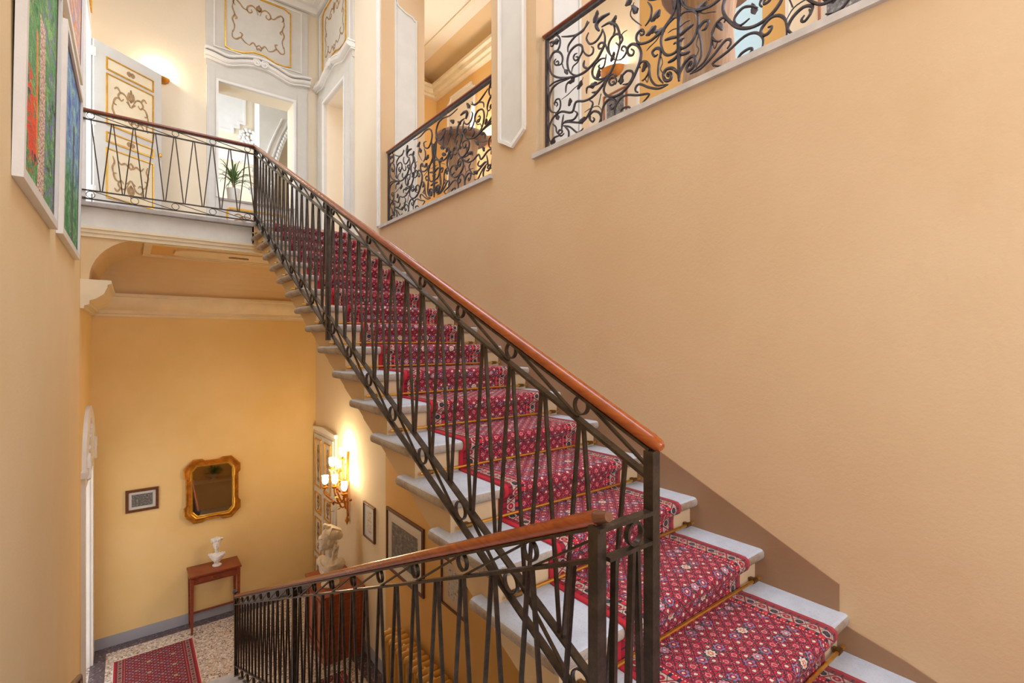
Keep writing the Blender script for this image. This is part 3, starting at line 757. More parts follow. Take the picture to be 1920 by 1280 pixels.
# ledges and jamb panels of the two openings
for i, (a0, a1) in enumerate((OA, OB)):
    struct('trim_%d' % (11 + i), MB(F_right).box(a0 - .02, a1 + .02, -.60, .028, ZL - .035, ZL), M['sill'], 'grey stone ledge of the gallery opening')
def jamb_panel(name, y, b0, b1, lab):
    mb = MB(); x0, x1 = XW + .17, XW + .47
    o = [(x0, b0), (x1, b0), (x1, b1), (x1 - .03, b1), (x1 - .05, b1 + .03), ((x0 + x1) / 2, b1 + .05), (x0 + .05, b1 + .10), (x0 + .03, b1 + .16), (x0, b1 + .18)]
    F = lambda a, c, b: (a, y - c, b)
    m = MB(F); m.add([(p[0], .004, p[1]) for p in o], [tuple(range(len(o)))]); outline_strip(m, o, .022, 0, .016)
    s = struct(name, m, M['panel_grey'], lab); return s
jamb_panel('trim_13', OA[1], ZL + .12, 4.06, 'grey panel with white edge on the jamb of the far opening')
jamb_panel('trim_14', OB[1], ZL + .12, 4.06, 'grey panel with white edge on the jamb of the near opening')
pier = [(2.90, 1.66), (2.905, 1.63), (2.98, 1.585), (3.065, 1.535), (3.15, 1.585), (3.235, 1.63), (3.24, 1.66), (3.24, 4.3), (2.90, 4.3)]
m = MB(F_right); m.add([(p[0], .006, p[1]) for p in pier], [tuple(range(len(pier)))])
pp = struct('trim_15', m, M['panel_grey'], 'grey white panel on the pier between the gallery openings')
m = MB(F_right); outline_strip(m, pier, .028, 0, .024); m.build('panel_moulding', M['white'], pp)
m = MB(F_right); m.box(5.68, 5.76, 0, .02, ZL, 5.2); m.box(5.70, 5.74, .02, .03, ZL, 5.2)
struct('trim_16', m, M['white'], 'white corner moulding beside the far gallery opening')

# wrought iron balustrades: one half of the design, mirrored
SCROLLS=[(0.008,[(0.049,0.803),(0.042,0.822),(0.063,0.819),(0.076,0.798),(0.063,0.786),(0.042,0.8)]),
(0.009,[(0.06,0.853),(0.096,0.855),(0.135,0.82),(0.148,0.784),(0.141,0.749),(0.119,0.731),(0.083,0.742)]),
(0.008,[(0.102,0.649),(0.119,0.651),(0.132,0.634),(0.121,0.621),(0.094,0.637),(0.085,0.663),(0.105,0.674)]),
(0.01,[(0.13,0.614),(0.163,0.614),(0.174,0.647),(0.157,0.688),(0.119,0.722),(0.074,0.731),(0.042,0.703),(0.034,0.648),(0.057,0.584),(0.119,0.532),(0.206,0.494),(0.295,0.463)]),
(0.006,[(0.168,0.619),(0.176,0.586),(0.19,0.563)]),
(0.008,[(0.305,0.595),(0.322,0.59),(0.328,0.573),(0.305,0.571),(0.284,0.597),(0.295,0.618),(0.32,0.615)]),
(0.01,[(0.305,0.569),(0.345,0.58),(0.37,0.608),(0.365,0.643),(0.33,0.67),(0.279,0.671),(0.238,0.648),(0.222,0.595),(0.235,0.537),(0.274,0.487),(0.335,0.453)]),
(0.008,[(0.375,0.627),(0.39,0.583),(0.429,0.548),(0.465,0.548),(0.472,0.578),(0.453,0.599)]),
(0.006,[(0.36,0.591),(0.325,0.552),(0.279,0.54),(0.264,0.504)]),
(0.011,[(0.034,0.501),(0.085,0.509),(0.195,0.492),(0.3,0.461),(0.38,0.452),(0.439,0.463),(0.505,0.489),(0.541,0.521),(0.569,0.557),(0.574,0.609),(0.552,0.668)]),
(0.01,[(0.105,0.277),(0.049,0.31),(0.028,0.371),(0.035,0.43),(0.065,0.472),(0.13,0.486),(0.238,0.471)]),
(0.007,[(0.096,0.335),(0.085,0.353),(0.105,0.355),(0.121,0.335),(0.108,0.321)]),
(0.008,[(0.085,0.357),(0.105,0.373),(0.139,0.365),(0.152,0.327),(0.141,0.29),(0.105,0.277)]),
(0.01,[(0.051,0.067),(0.024,0.138),(0.037,0.212),(0.085,0.257),(0.163,0.265),(0.269,0.221),(0.308,0.278),(0.39,0.254),(0.467,0.253),(0.541,0.286),(0.587,0.322),(0.631,0.358),(0.665,0.41),(0.684,0.455),(0.701,0.5),(0.693,0.551)]),
(0.009,[(0.635,0.281),(0.65,0.28),(0.65,0.263),(0.626,0.266),(0.609,0.292),(0.622,0.31),(0.653,0.304),(0.672,0.276),(0.661,0.254)]),
(0.011,[(0.674,0.305),(0.631,0.334),(0.587,0.308),(0.564,0.256),(0.591,0.212),(0.648,0.181),(0.716,0.18),(0.782,0.213),(0.83,0.271),(0.858,0.323),(0.863,0.371),(0.838,0.422),(0.794,0.452),(0.76,0.44),(0.768,0.4),(0.797,0.381),(0.81,0.399),(0.789,0.424)]),
(0.009,[(0.683,0.261),(0.716,0.287),(0.758,0.301),(0.797,0.278),(0.8,0.245),(0.77,0.218),(0.723,0.23)]),
(0.009,[(0.667,0.409),(0.624,0.461),(0.604,0.526),(0.622,0.565),(0.665,0.578),(0.708,0.549),(0.719,0.515),(0.693,0.496),(0.667,0.522)]),
(0.008,[(0.667,0.409),(0.71,0.396),(0.748,0.417),(0.75,0.449),(0.726,0.471),(0.711,0.457),(0.733,0.437)]),
(0.01,[(0.578,0.462),(0.541,0.475),(0.486,0.463),(0.462,0.424),(0.477,0.379),(0.523,0.347),(0.578,0.335),(0.631,0.358)]),
(0.008,[(0.587,0.486),(0.578,0.449),(0.567,0.418),(0.541,0.41),(0.519,0.433),(0.532,0.442)]),
(0.009,[(0.551,0.543),(0.523,0.552),(0.518,0.577),(0.546,0.581),(0.578,0.551),(0.597,0.501),(0.631,0.446)]),
(0.008,[(0.467,0.112),(0.481,0.096),(0.467,0.083),(0.443,0.106),(0.448,0.129)]),
(0.01,[(0.443,0.099),(0.434,0.134),(0.472,0.151),(0.519,0.128),(0.541,0.085),(0.516,0.045)]),
(0.01,[(0.546,0.045),(0.549,0.124),(0.578,0.168),(0.622,0.178),(0.664,0.147),(0.661,0.114),(0.633,0.108),(0.613,0.132),(0.633,0.139)]),
(0.009,[(0.661,0.045),(0.657,0.097),(0.691,0.141),(0.75,0.151),(0.838,0.116),(0.924,0.088),(0.865,0.051)]),
(0.009,[(0.79,0.047),(0.766,0.071),(0.725,0.078),(0.71,0.063),(0.743,0.04)]),
(0.009,[(0.042,0.07),(0.085,0.101),(0.146,0.098)]),
(0.009,[(0.146,0.109),(0.165,0.111),(0.168,0.125),(0.141,0.138),(0.13,0.119),(0.157,0.09),(0.19,0.099)]),
(0.008,[(0.165,0.13),(0.168,0.174),(0.184,0.236)]),
(0.009,[(0.168,0.166),(0.206,0.179),(0.284,0.164),(0.322,0.191),(0.295,0.219)]),
(0.009,[(0.168,0.177),(0.238,0.163),(0.35,0.121),(0.41,0.132),(0.467,0.203),(0.439,0.239)]),
(0.008,[(0.168,0.162),(0.248,0.124),(0.325,0.057),(0.38,0.071)]),
(0.009,[(0.19,0.151),(0.235,0.098),(0.232,0.04)]),
(0.008,[(0.068,0.209),(0.102,0.174),(0.11,0.137),(0.146,0.098)]),
(0.009,[(0.163,0.809),(0.238,0.774),(0.31,0.749),(0.38,0.751),(0.434,0.777)]),
(0.009,[(0.227,0.667),(0.235,0.712),(0.3,0.742),(0.38,0.746),(0.419,0.792)]),
(0.009,[(0.429,0.707),(0.408,0.676),(0.439,0.624),(0.495,0.613),(0.541,0.639),(0.552,0.668)]),
(0.016,[(0.523,0.672),(0.5,0.708),(0.509,0.735),(0.551,0.745),(0.613,0.739)]),
(0.011,[(0.546,0.685),(0.613,0.678),(0.667,0.636),(0.693,0.577),(0.701,0.532)]),
(0.008,[(0.631,0.566),(0.657,0.602),(0.646,0.648),(0.622,0.674)]),
(0.008,[(0.865,0.492),(0.877,0.494),(0.885,0.473),(0.865,0.474),(0.85,0.496)]),
(0.01,[(0.889,0.479),(0.869,0.506),(0.834,0.494),(0.83,0.458),(0.862,0.422),(0.938,0.406),(1.004,0.429),(1.06,0.443)]),
(0.009,[(0.858,0.277),(0.85,0.294),(0.869,0.308),(0.908,0.288),(0.924,0.242),(0.934,0.176),(0.975,0.12),(1.046,0.097)]),
(0.009,[(0.956,0.309),(0.949,0.332),(0.975,0.339),(1.005,0.31),(0.991,0.238),(0.989,0.165),(1.022,0.113)]),
(0.009,[(0.842,0.131),(0.821,0.152),(0.829,0.175),(0.858,0.176),(0.923,0.129),(0.996,0.093),(1.057,0.093)]),
(0.01,[(0.39,0.534),(0.382,0.495),(0.429,0.46)]),
(0.009,[(0.41,0.297),(0.419,0.336),(0.505,0.322),(0.578,0.326)]),
(0.009,[(0.458,0.285),(0.505,0.273),(0.551,0.296)]),
(0.008,[(0.206,0.385),(0.216,0.441),(0.279,0.452)]),
(0.008,[(0.519,0.177),(0.541,0.244)]),
(0.004,[(0.163,0.353),(0.227,0.362),(0.29,0.381),(0.35,0.393),(0.38,0.423)]),
(0.004,[(0.39,0.175),(0.448,0.182),(0.514,0.171),(0.551,0.123)]),
(0.004,[(0.683,0.482),(0.716,0.552),(0.758,0.558)]),
(0.004,[(0.904,0.359),(0.93,0.372),(0.975,0.388),(1.011,0.419)]),
(0.004,[(0.865,0.192),(0.892,0.193),(0.911,0.166),(0.923,0.218)]),
(0.004,[(1.004,0.288),(1.018,0.238),(1.004,0.202),(1.032,0.159)]),
(0.016,[(1.127,0.082),(1.125,0.258),(1.127,0.409),(1.127,0.501),(1.127,0.633)]),
(0.012,[(1.06,0.136),(1.048,0.152),(1.062,0.157),(1.077,0.136),(1.068,0.114),(1.038,0.123),(1.023,0.159),(1.042,0.185),(1.085,0.173),(1.119,0.129),(1.123,0.098)]),
(0.01,[(1.127,0.436),(1.098,0.458),(1.034,0.432),(1.007,0.373),(1.021,0.299),(1.055,0.263),(1.106,0.258),(1.124,0.286),(1.108,0.311),(1.091,0.309)]),
(0.009,[(1.007,0.328),(0.976,0.343),(0.945,0.331),(0.963,0.299),(0.985,0.301)]),
(0.012,[(1.127,0.335),(1.081,0.352),(1.034,0.361)]),
(0.004,[(1.127,0.383),(1.089,0.396),(1.055,0.393)]),
(0.012,[(1.123,0.237),(1.094,0.221),(1.055,0.22)]),
(0.01,[(1.114,0.541),(1.123,0.595),(1.089,0.65)]),
(0.008,[(0.912,0.651),(0.94,0.598),(0.931,0.541),(0.894,0.514)]),
(0.01,[(0.856,0.427),(0.912,0.408),(0.994,0.417),(1.055,0.454),(1.098,0.499),(1.11,0.558),(1.081,0.641)]),
(0.008,[(0.875,0.187),(0.912,0.21),(0.926,0.258),(0.894,0.3),(0.856,0.305)]),
(0.01,[(0.669,0.822),(0.812,0.808),(0.935,0.829),(1.033,0.817),(1.085,0.749),(1.069,0.685),(1.007,0.63),(0.921,0.663),(0.905,0.715),(0.962,0.71)]),
(0.007,[(1.08,0.795),(1.074,0.671),(1.092,0.491)]),
(0.005,[(0.812,0.704),(0.784,0.634),(0.867,0.531)])]
BAL_W = 2.254
def scroll_meshes():
    out = []
    for r, pts in SCROLLS:
        P = cr(pts, 4); n = len(P)
        sc = [.55 + .45 * min(1, min(i, n - 1 - i) / (n * .22)) for i in range(n)]
        r *= .84
        a = MB().tube([(0, -p[0], p[1]) for p in P], r, 6, (1, 0, 0), scale=sc).mesh('scroll', 60)
        b = MB().tube([(0, -(BAL_W - p[0]), p[1]) for p in P], r, 6, (1, 0, 0), scale=sc).mesh('scroll', 60)
        a.materials.append(M['iron_dark']); b.materials.append(M['iron_dark']); out += [a, b]
    # leaves: small pointed plates
    lf = [(.19, .56, .35, -60), (.29, .46, .4, 200), (.36, .41, .4, 230), (.50, .36, .4, 70), (.25, .33, .35, 250), (.43, .33, .45, 10), (.62, .42, .4, 60), (.70, .24, .4, 80), (.62, .66, .4, 40), (.83, .63, .5, 120), (.97, .48, .5, 200), (1.03, .42, .5, 160), (1.00, .56, .5, 210), (.90, .30, .4, 240), (.13, .80, .5, 170), (.47, .75, .5, 60), (.74, .72, .5, 30), (.33, .12, .45, 20), (.12, .22, .4, 110), (.08, .10, .4, 240)]
    for (t, h, s_, ang) in lf:
        for mir in (0, 1):
            mb = MB(); L = .062 * s_ / .4; W = .016 * s_ / .4; vs = []
            q = [(0, 0), (.3, 1), (.55, .8), (.6, .55), (.8, .6), (1, 0), (.8, -.6), (.6, -.55), (.55, -.8), (.3, -1)]
            ca, sa = math.cos(R(ang)), math.sin(R(ang))
            for x in (.010, -.004):
                for l, w in q:
                    a, b = l * L, w * W; tt = t + a * ca - b * sa; hh = h + a * sa + b * ca
                    vs.append((x + .006 * abs(w), -(BAL_W - tt if mir else tt), min(.85, max(.02, hh))))
            k = len(q); mb.add(vs, [tuple(range(k)), tuple(range(k, 2 * k))[::-1]] + [(i, (i + 1) % k, k + (i + 1) % k, k + i) for i in range(k)])
            me = mb.mesh('leaf'); me.materials.append(M['iron_dark']); out.append(me)
    return out
SM = scroll_meshes()
for (yb, lab) in ((5.60, 'wrought iron scrollwork balustrade in the far gallery opening'), (2.745, 'wrought iron scrollwork balustrade in the near gallery opening')):
    bl_ = thing('iron_balustrade', (2.47, yb, ZL), lab, 'balustrade', 'scrollwork balustrades of the gallery')
    for me in SM: place(me.name.split('.')[0], me, None, bl_, (2.47, yb, ZL))
    MB().bar((2.47, yb, ZL + .865), (2.47, yb - BAL_W, ZL + .865), .03, .022).build('rail_strip', M['iron_dark'], bl_)
    MB().sweep([(2.47, yb + .02, ZL + .888), (2.47, yb - BAL_W - .02, ZL + .888)], oval(.055, .03)).build('handrail', M['rail_dark'], bl_, 50)
    MB().bar((2.47, yb, ZL + .010), (2.47, yb - BAL_W, ZL + .010), .022, .012).build('bottom_bar', M['iron_dark'], bl_)
    for y in (yb - .008, yb - BAL_W + .008): MB().bar((2.47, y, ZL), (2.47, y, ZL + .87), .024, .024, (0, 1, 0)).build('post', M['iron_dark'], bl_)

# ------------------------------------------------------------------ scrollwork strokes (left half, -1..1), mirrored
CART = [[(0, .66), (-.04, .80), (0, .97)], [(-.02, .70), (-.09, .78), (-.06, .90)],
        [(-.04, .52), (-.10, .72), (-.24, .84), (-.40, .76), (-.45, .60), (-.36, .50), (-.26, .57), (-.30, .67)],
        [(-.42, .58), (-.58, .60), (-.70, .74), (-.86, .86), (-.96, .74), (-.88, .60)],
        [(-.92, .80), (-.98, .50), (-.90, .22), (-.98, 0), (-.90, -.28), (-.96, -.58)],
        [(-.90, .22), (-.82, .10), (-.88, .02)], [(-.97, -.48), (-.98, -.76), (-.84, -.82), (-.68, -.70), (-.52, -.84), (-.36, -.90)],
        [(-.68, -.70), (-.62, -.54), (-.72, -.48)], [(-.36, -.90), (-.22, -.74), (-.11, -.86), (0, -.76)], [(-.11, -.86), (-.06, -.98), (0, -.90)]]
CREST = [[(0, .30), (-.05, .62), (0, .97)], [(-.03, .35), (-.16, .55), (-.12, .80)], [(-.02, .05), (-.12, .20), (-.25, .28)],
         [(-.10, .20), (-.30, .55), (-.55, .60), (-.68, .38), (-.52, .20), (-.40, .34)], [(-.60, .30), (-.82, .22), (-.92, -.05), (-.76, -.10)],
         [(-.92, .0), (-.98, -.35), (-.88, -.62), (-.96, -.90)], [(-.55, .55), (-.72, .78), (-.88, .66)], [(-.12, -.55), (-.30, -.72), (-.55, -.62), (-.72, -.80)], [(0, -.50), (-.12, -.66), (0, -.84)]]
VASE = [[(0, -.96), (0, -.4), (0, .3), (.02, .9)], [(0, -.5), (-.45, -.25), (-.6, .1), (-.3, .2)], [(0, 0), (-.5, .25), (-.55, .6), (-.25, .62)], [(0, .45), (-.4, .7), (-.2, .92)], [(0, -.85), (-.4, -.75), (-.5, -.95)]]
def ornament(parent, strokes, o, U, V, N, w, h, wd, mat, flip=False, name='painted_scrollwork', lift=.003):
    mb = MB(); k = -1 if flip else 1
    for st in strokes:
        for mir in (1, -1):
            mb.ribbon([(p[0] * mir * w, p[1] * h * k) for p in st], wd, o, U, V, N, lift)
    return mb.build(name, mat, parent)

# ------------------------------------------------------------------ door and window surrounds on the upper landing
def surround(idx, F, N, U, a0, a1, o0, o1, sill, top, label, parapet):
    at = Vector(F((a0 + a1) / 2, 0, ZL)); am = (a0 + a1) / 2
    root = thing('window_%d' % idx if parapet else 'door_%d' % idx, at, label, None, None, 'structure')
    mb = MB(F); mb.box(a0, o0, 0, .045, ZL, top + .20); mb.box(o1, a1, 0, .045, ZL, top + .20); mb.box(o0, o1, 0, .045, top, top + .20)
    mb.box(a0 + .02, o0 - .045, .045, .055, ZL + .1, top + .14); mb.box(o1 + .045, a1 - .02, .045, .055, ZL + .1, top + .14)
    mb.build('architrave', M['panel_grey'], root)
    mb = MB(F); lipw = .03
    mb.box(o0 - lipw, o0, .045, .065, sill, top + lipw); mb.box(o1, o1 + lipw, .045, .065, sill, top + lipw); mb.box(o0, o1, .045, .065, top, top + lipw)
    mb.build('inner_moulding', M['white'], root)
    mb = MB(F); mb.box(a0 - .01, a1 + .01, 0, .03, top + .20, 5.16); mb.build('overdoor_board', M['panel_grey'], root)
    # serpentine cornice
    n = 24; pts = []
    for i in range(n + 1):
        s_ = i / n; d = -.045 * math.exp(-((s_ - .2) / .1) ** 2) + .065 * math.exp(-((s_ - .5) / .17) ** 2) - .045 * math.exp(-((s_ - .8) / .1) ** 2)
        pts.append((a0 - .03 + (a1 - a0 + .06) * s_, top + .30 + d))
    mb = MB()
    mb.sweep([F(p[0], .05, p[1] + .05) for p in pts], [(.075 * math.cos(t), .038 * math.sin(t)) for t in [2 * math.pi * i / 12 for i in range(12)]], (0, 0, 1))
    mb.sweep([F(p[0], .05, p[1] + .10) for p in pts], [(.10, -.010), (.10, .014), (-.05, .014), (-.05, -.010)], (0, 0, 1))
    mb.sweep([F(p[0], .03, p[1]) for p in pts], [(.05, -.008), (.05, .010), (-.03, .010), (-.03, -.008)], (0, 0, 1))
    mb.build('cornice', M['white'], root, 35)
    mb = MB()
    for s_ in (-1, 1):
        sp = []
        for i in range(16):
            t = i / 15 * 3.5 * math.pi; r = .055 * (1 - i / 19); sp.append(F(am + s_ * (.05 + r * math.cos(t)) , .11, top + .40 + r * math.sin(t)))
        mb.tube(sp, .018, 6, N)
    mb.build('centre_scroll', M['white'], root, 60)
    # gilt frame with waved bottom, painted scrolls
    g0, g1, b0, b1 = a0 + .22, a1 - .24, top + .50, 5.10
    o = [(g0, b0 + .03), (g0 + .08, b0), (g0 + .25 * (g1 - g0), b0 + .01), (g0 + .42 * (g1 - g0), b0 + .07), (g0 + .58 * (g1 - g0), b0 + .07), (g0 + .75 * (g1 - g0), b0 + .01), (g1 - .08, b0), (g1, b0 + .03), (g1, b1 - .05), (g1 - .1, b1), (g0 + .1, b1), (g0, b1 - .05)]
    mb = MB(F); outline_strip(mb, o, .015, .03, .048); mb.build('gilt_frame', M['gold'], root)
    mb = MB(F); outline_strip(mb, [(a0 + .08, top + .48), (a1 - .08, top + .48), (a1 - .08, 5.13), (a0 + .08, 5.13)], .02, .03, .042); mb.build('panel_moulding', M['white'], root)
    ornament(root, CART, F((g0 + g1) / 2, .031, (b0 + b1) / 2 + .02), U, (0, 0, 1), N, (g1 - g0) * .40, (b1 - b0) * .38, .011, M['scroll_brown'])
    if parapet:
        mb = MB(F); mb.box(o0 - .02, o1 + .02, -.37, .03, sill - .03, sill); mb.build('window_sill', M['landing_edge'], root)
        mb = MB(F); mb.box(o0, o1, 0, .012, ZL, sill - .03); mb.build('parapet_panel', M['panel_grey'], root)
        mb = MB(F); o = [(o0 + .10, ZL + .12), (o1 - .06, ZL + .12), (o1 - .06, sill - .16), (o1 - .1, sill - .12), (o0 + .14, sill - .12), (o0 + .10, sill - .16)]
        outline_strip(mb, o, .022, .012, .03); mb.build('gilt_frame', M['gold'], root)
        ornament(root, CREST, F((o0 + o1) / 2, .013, (ZL + sill) / 2), U, (0, 0, 1), N, .34, .16, .011, M['scroll_brown'])
    return root
surround(4, F_far, (0, -1, 0), (1, 0, 0), .85, 2.20, DO[0], DO[1], 2.055, 3.70, 'pale moulded surround with gilt overdoor panel around the salon window', True)
surround(1, F_right, (-1, 0, 0), (0, -1, 0), 6.56, 8.06, D2[0], D2[1], ZL, 3.66, 'pale moulded doorway with gilt overdoor panel on the right wall', False)
# upper left doorway frame
mb = MB(F_left); mb.box(6.50, 6.62, 0, .035, ZL, 3.64); mb.box(7.42, 7.56, 0, .035, ZL, 3.64); mb.box(6.62, 7.42, 0, .035, 3.52, 3.64)
mb.box(6.48, 7.58, 0, .03, 3.64, 5.1); dl = struct('door_2', mb, M['white'], 'white frame of the left landing doorway')
mb = MB(F_left); outline_strip(mb, [(6.6, 3.8), (7.46, 3.8), (7.46, 5.0), (6.6, 5.0)], .02, .03, .045); mb.build('gilt_frame', M['gold'], dl)

# open painted door leaf
hx, hy = -.33, 7.42; dv = Vector((.808, .589, 0)); nv = Vector((.589, -.808, 0))
FD = lambda a, c, b: tuple(Vector((hx, hy, 0)) + dv * a + nv * c + Vector((0, 0, b)))
leaf = thing('door_leaf', (hx, hy, ZL), 'open cream door leaf with gilt mouldings and painted scrolls on the landing', 'door')
MB(FD).box(0, .81, -.04, 0, ZL + .01, 3.50).build('board', M['panel_grey'], leaf)
for b0, b1, st in ((3.21, 3.36, None), (2.56, 3.17, CREST), (2.36, 2.48, None), (1.70, 2.29, CREST)):
    mb = MB(FD); outline_strip(mb, [(.13, b0), (.70, b0), (.70, b1), (.13, b1)], .011, 0, .014); mb.build('gilt_moulding', M['gold'], leaf)
    mb = MB(FD); mb.box(.15, .68, 0, .004, b0 + .02, b1 - .02); mb.build('door_panel', M['trim_cream'], leaf)
    if st: ornament(leaf, st, FD(.415, .005, (b0 + b1) / 2), dv, (0, 0, 1), nv, .22, .24, .011, M['scroll_brown'], b0 < 2)
    else: ornament(leaf, [[(-.9, 0), (-.4, .6), (0, 0)], [(-.9, 0), (-.4, -.6), (0, 0)]], FD(.415, .005, (b0 + b1) / 2), dv, (0, 0, 1), nv, .05, .03, .014, M['scroll_brown'])
for b in (1.7, 2.5, 3.3): MB(FD).box(-.02, .015, -.01, .012, b, b + .10).build('hinge', M['white'], leaf)
MB().ball(FD(.765, .04, 2.42), (.018, .018, .03), 10, 6).tube([FD(.765, 0, 2.42), FD(.765, .04, 2.42)], .008, 6).build('door_handle', M['brass'], leaf, 60)
# wall lamp half hidden behind the leaf
def wall_lamp(at, n, label, power, r=.15, mat=None, col=(1, .84, .62)):
    """half bowl uplight fixed to a wall; n points away from the wall"""
    n = Vector(n); s_ = n.cross(Vector((0, 0, 1))); root = thing('wall_lamp', at, label, 'lamp')
    mb = MB(); prof = [(.02, -.07), (.55, -.06), (.85, -.03), (1.0, .02), (.94, .02), (.78, -.02), (.45, -.045), (.0, -.055)]; vs = []; k = len(prof); m = 14
    for i in range(m + 1):
        a = math.pi * i / m
        for q, z in prof: vs.append(tuple(Vector(at) + s_ * math.cos(a) * r * q + n * (math.sin(a) * r * q * .8 + .002) + Vector((0, 0, z * r / .15))))
    mb.add(vs, [(i * k + j, i * k + j + 1, i * k + k + j + 1, i * k + k + j) for i in range(m) for j in range(k - 1)])
    mb.build('bowl', mat or M['lamp_clay'], root, 50)
    mb = MB(); mb.box(-.03, .03, -.002, .02, -.05, .03); bp = mb; bp.v = [Vector(at) + s_ * v.x + n * v.y + Vector((0, 0, v.z)) for v in bp.v]; bp.build('back_plate', M['brass_dark'], root)
    p = Vector(at) + n * r * .4 + Vector((0, 0, .03)); mb = MB().ball(p, .022, 10, 8); mb.build('bulb', M['shade_glass'], root, 60)
    d = bpy.data.lights.new('bulb_light', 'POINT'); d.energy = power; d.color = col; d.shadow_soft_size = .03
    l = bpy.data.objects.new('bulb_light', d); COL.objects.link(l); l.parent = root; l.location = p - Vector(at) + Vector((0, 0, .045))
    return root
wall_lamp((.30, YU, 3.52), (0, -1, 0), 'half bowl wall lamp glowing behind the open door leaf', 14, .13, M['gold_old'])
wall_lamp((XG, 3.74, 3.10), (-1, 0, 0), 'terracotta bowl wall lamp glowing behind the near balustrade', 16, .17)
wall_lamp((XG, 6.24, 3.12), (-1, 0, 0), 'terracotta bowl wall lamp glowing behind the far balustrade', 12, .17)

# ------------------------------------------------------------------ salon beyond the window opening
struct('wall_salon', MB().box(-.7, 4.4, 10.6, 10.8, ZL - .1, 5.3), M['wall_cream'], 'far wall of the salon')
struct('wall_salon_side', MB().box(4.2, 4.4, 8.46, 10.6, ZL - .1, 5.3), M['wall_cream'], 'side wall of the salon')
struct('wall_salon_left', MB().box(-.7, -.5, 8.46, 10.6, ZL - .1, 5.3), M['wall_cream'], 'left wall of the salon')
struct('floor_salon', MB().box(-.7, 4.4, 8.46, 10.6, ZL - .1, ZL), M['sill'], 'salon floor')
struct('ceiling_salon', MB().box(-.7, 4.4, 8.46, 10.8, 5.2, 5.35), M['ceil'], 'salon ceiling')
F_sal = lambda a, c, b: (a, 10.6 - c, b)
so = [(0, 3.95), (1.55, 3.95), (1.55, 4.05), (1.65, 4.05), (1.65, 4.15), (1.75, 4.15), (1.75, 5.0), (0, 5.0)]
mb = MB(F_sal); mb.add([(p[0], .01, p[1]) for p in so], [tuple(range(len(so)))]); outline_strip(mb, so, .04, 0, .04)
outline_strip(mb, [(-.1, 3.72), (2.02, 3.72), (2.02, 5.1), (-.1, 5.1)], .03, 0, .03); mb.box(-.5, 2.12, 0, .06, 3.42, 3.56); mb.box(-.5, 2.12, 0, .03, 3.56, 3.62)
mb.box(2.12, 2.22, 0, .05, ZL, 5.1)
wso = struct('trim_17', mb, M['white'], 'white stepped panel mouldings on the salon wall')
mb = MB()
for i in range(40):
    a = random.random() * 6.28; r = .17 * math.sqrt(random.random()); mb.ball((1.82 + r * math.cos(a) * 1.1, 10.57, 3.93 + r * math.sin(a)), (.035, .03, .035), 7, 5)
mb.build('flower_relief', M['white'], wso, 60)
# white stucco arch bracket
arc = [(2.06, ZL + .9), (2.10, 2.6), (2.14, 3.0), (2.20, 3.4), (2.30, 3.75), (2.42, 4.05), (2.50, 4.25), (2.55, 5.1), (1.90, 5.1), (1.90, ZL + .9)]
mb = MB().prism(arc, 1, 10.1, 10.55); aw = struct('trim_18', mb, M['white'], 'white stucco arch of the salon', smooth=20)
mb = MB()
for k_ in (0, .09, .2):
    pts = [(p[0] - k_, 10.09, p[1]) for p in cr(arc[:7], 4)]; mb.tube(pts, .02 if k_ else .035, 6, (0, 1, 0))
for p in cr(arc[:7], 5): mb.ball((p[0] - .02, 10.08, p[1]), (.035, .03, .04), 7, 5)
mb.build('arch_relief', M['white'], aw, 60)

# potted dracaena on the sill
pl = thing('potted_plant', (1.20, 8.22, 2.055), 'green spiky dracaena in a white pot on the window sill', 'plant')
MB().lathe([(.055, 0), (.075, .02), (.088, .15), (.094, .19), (.082, .19), (.078, .16), (.0, .15)], (1.20, 8.22, 2.055), 20).build('pot', M['pot'], pl, 40)
MB().tube([(1.20, 8.22, 2.2), (1.205, 8.22, 2.35)], .014, 6, (0, 1, 0)).build('stem', M['trunk'], pl)
rnd = random.Random(3)
for i in range(64):
    az = rnd.uniform(0, 6.28); L = rnd.uniform(.34, .62); el = rnd.uniform(.35, 1.45); z0 = 2.28 + rnd.uniform(0, .10); pts = []
    for j in range(7):
        s_ = j / 6; rr = L * s_ * math.cos(el) * (1 - .1 * s_); zz = L * (s_ * math.sin(el) - .62 * s_ ** 2.2 * (1.25 - .55 * math.sin(el)))
        yy = 8.22 + math.sin(az) * rr * .75; xx = 1.203 + math.cos(az) * rr
        pts.append((max(1.012, xx) if yy > 8.03 else xx, yy, max(2.06, z0 + zz)))
    mb = MB(); wv = Vector((-math.sin(az), math.cos(az), 0)); vs = []
    for j, p in enumerate(pts):
        w = .009 * math.sin(math.pi * (.12 + .86 * j / 6)); vs += [tuple(Vector(p) + wv * w), tuple(Vector(p) + Vector((0, 0, -.004))), tuple(Vector(p) - wv * w)]
    mb.add(vs, [(j * 3 + k_, j * 3 + k_ + 1, j * 3 + k_ + 4, j * 3 + k_ + 3) for j in range(6) for k_ in (0, 1)])
    mb.build('leaf', M['leaf'], pl, 60)

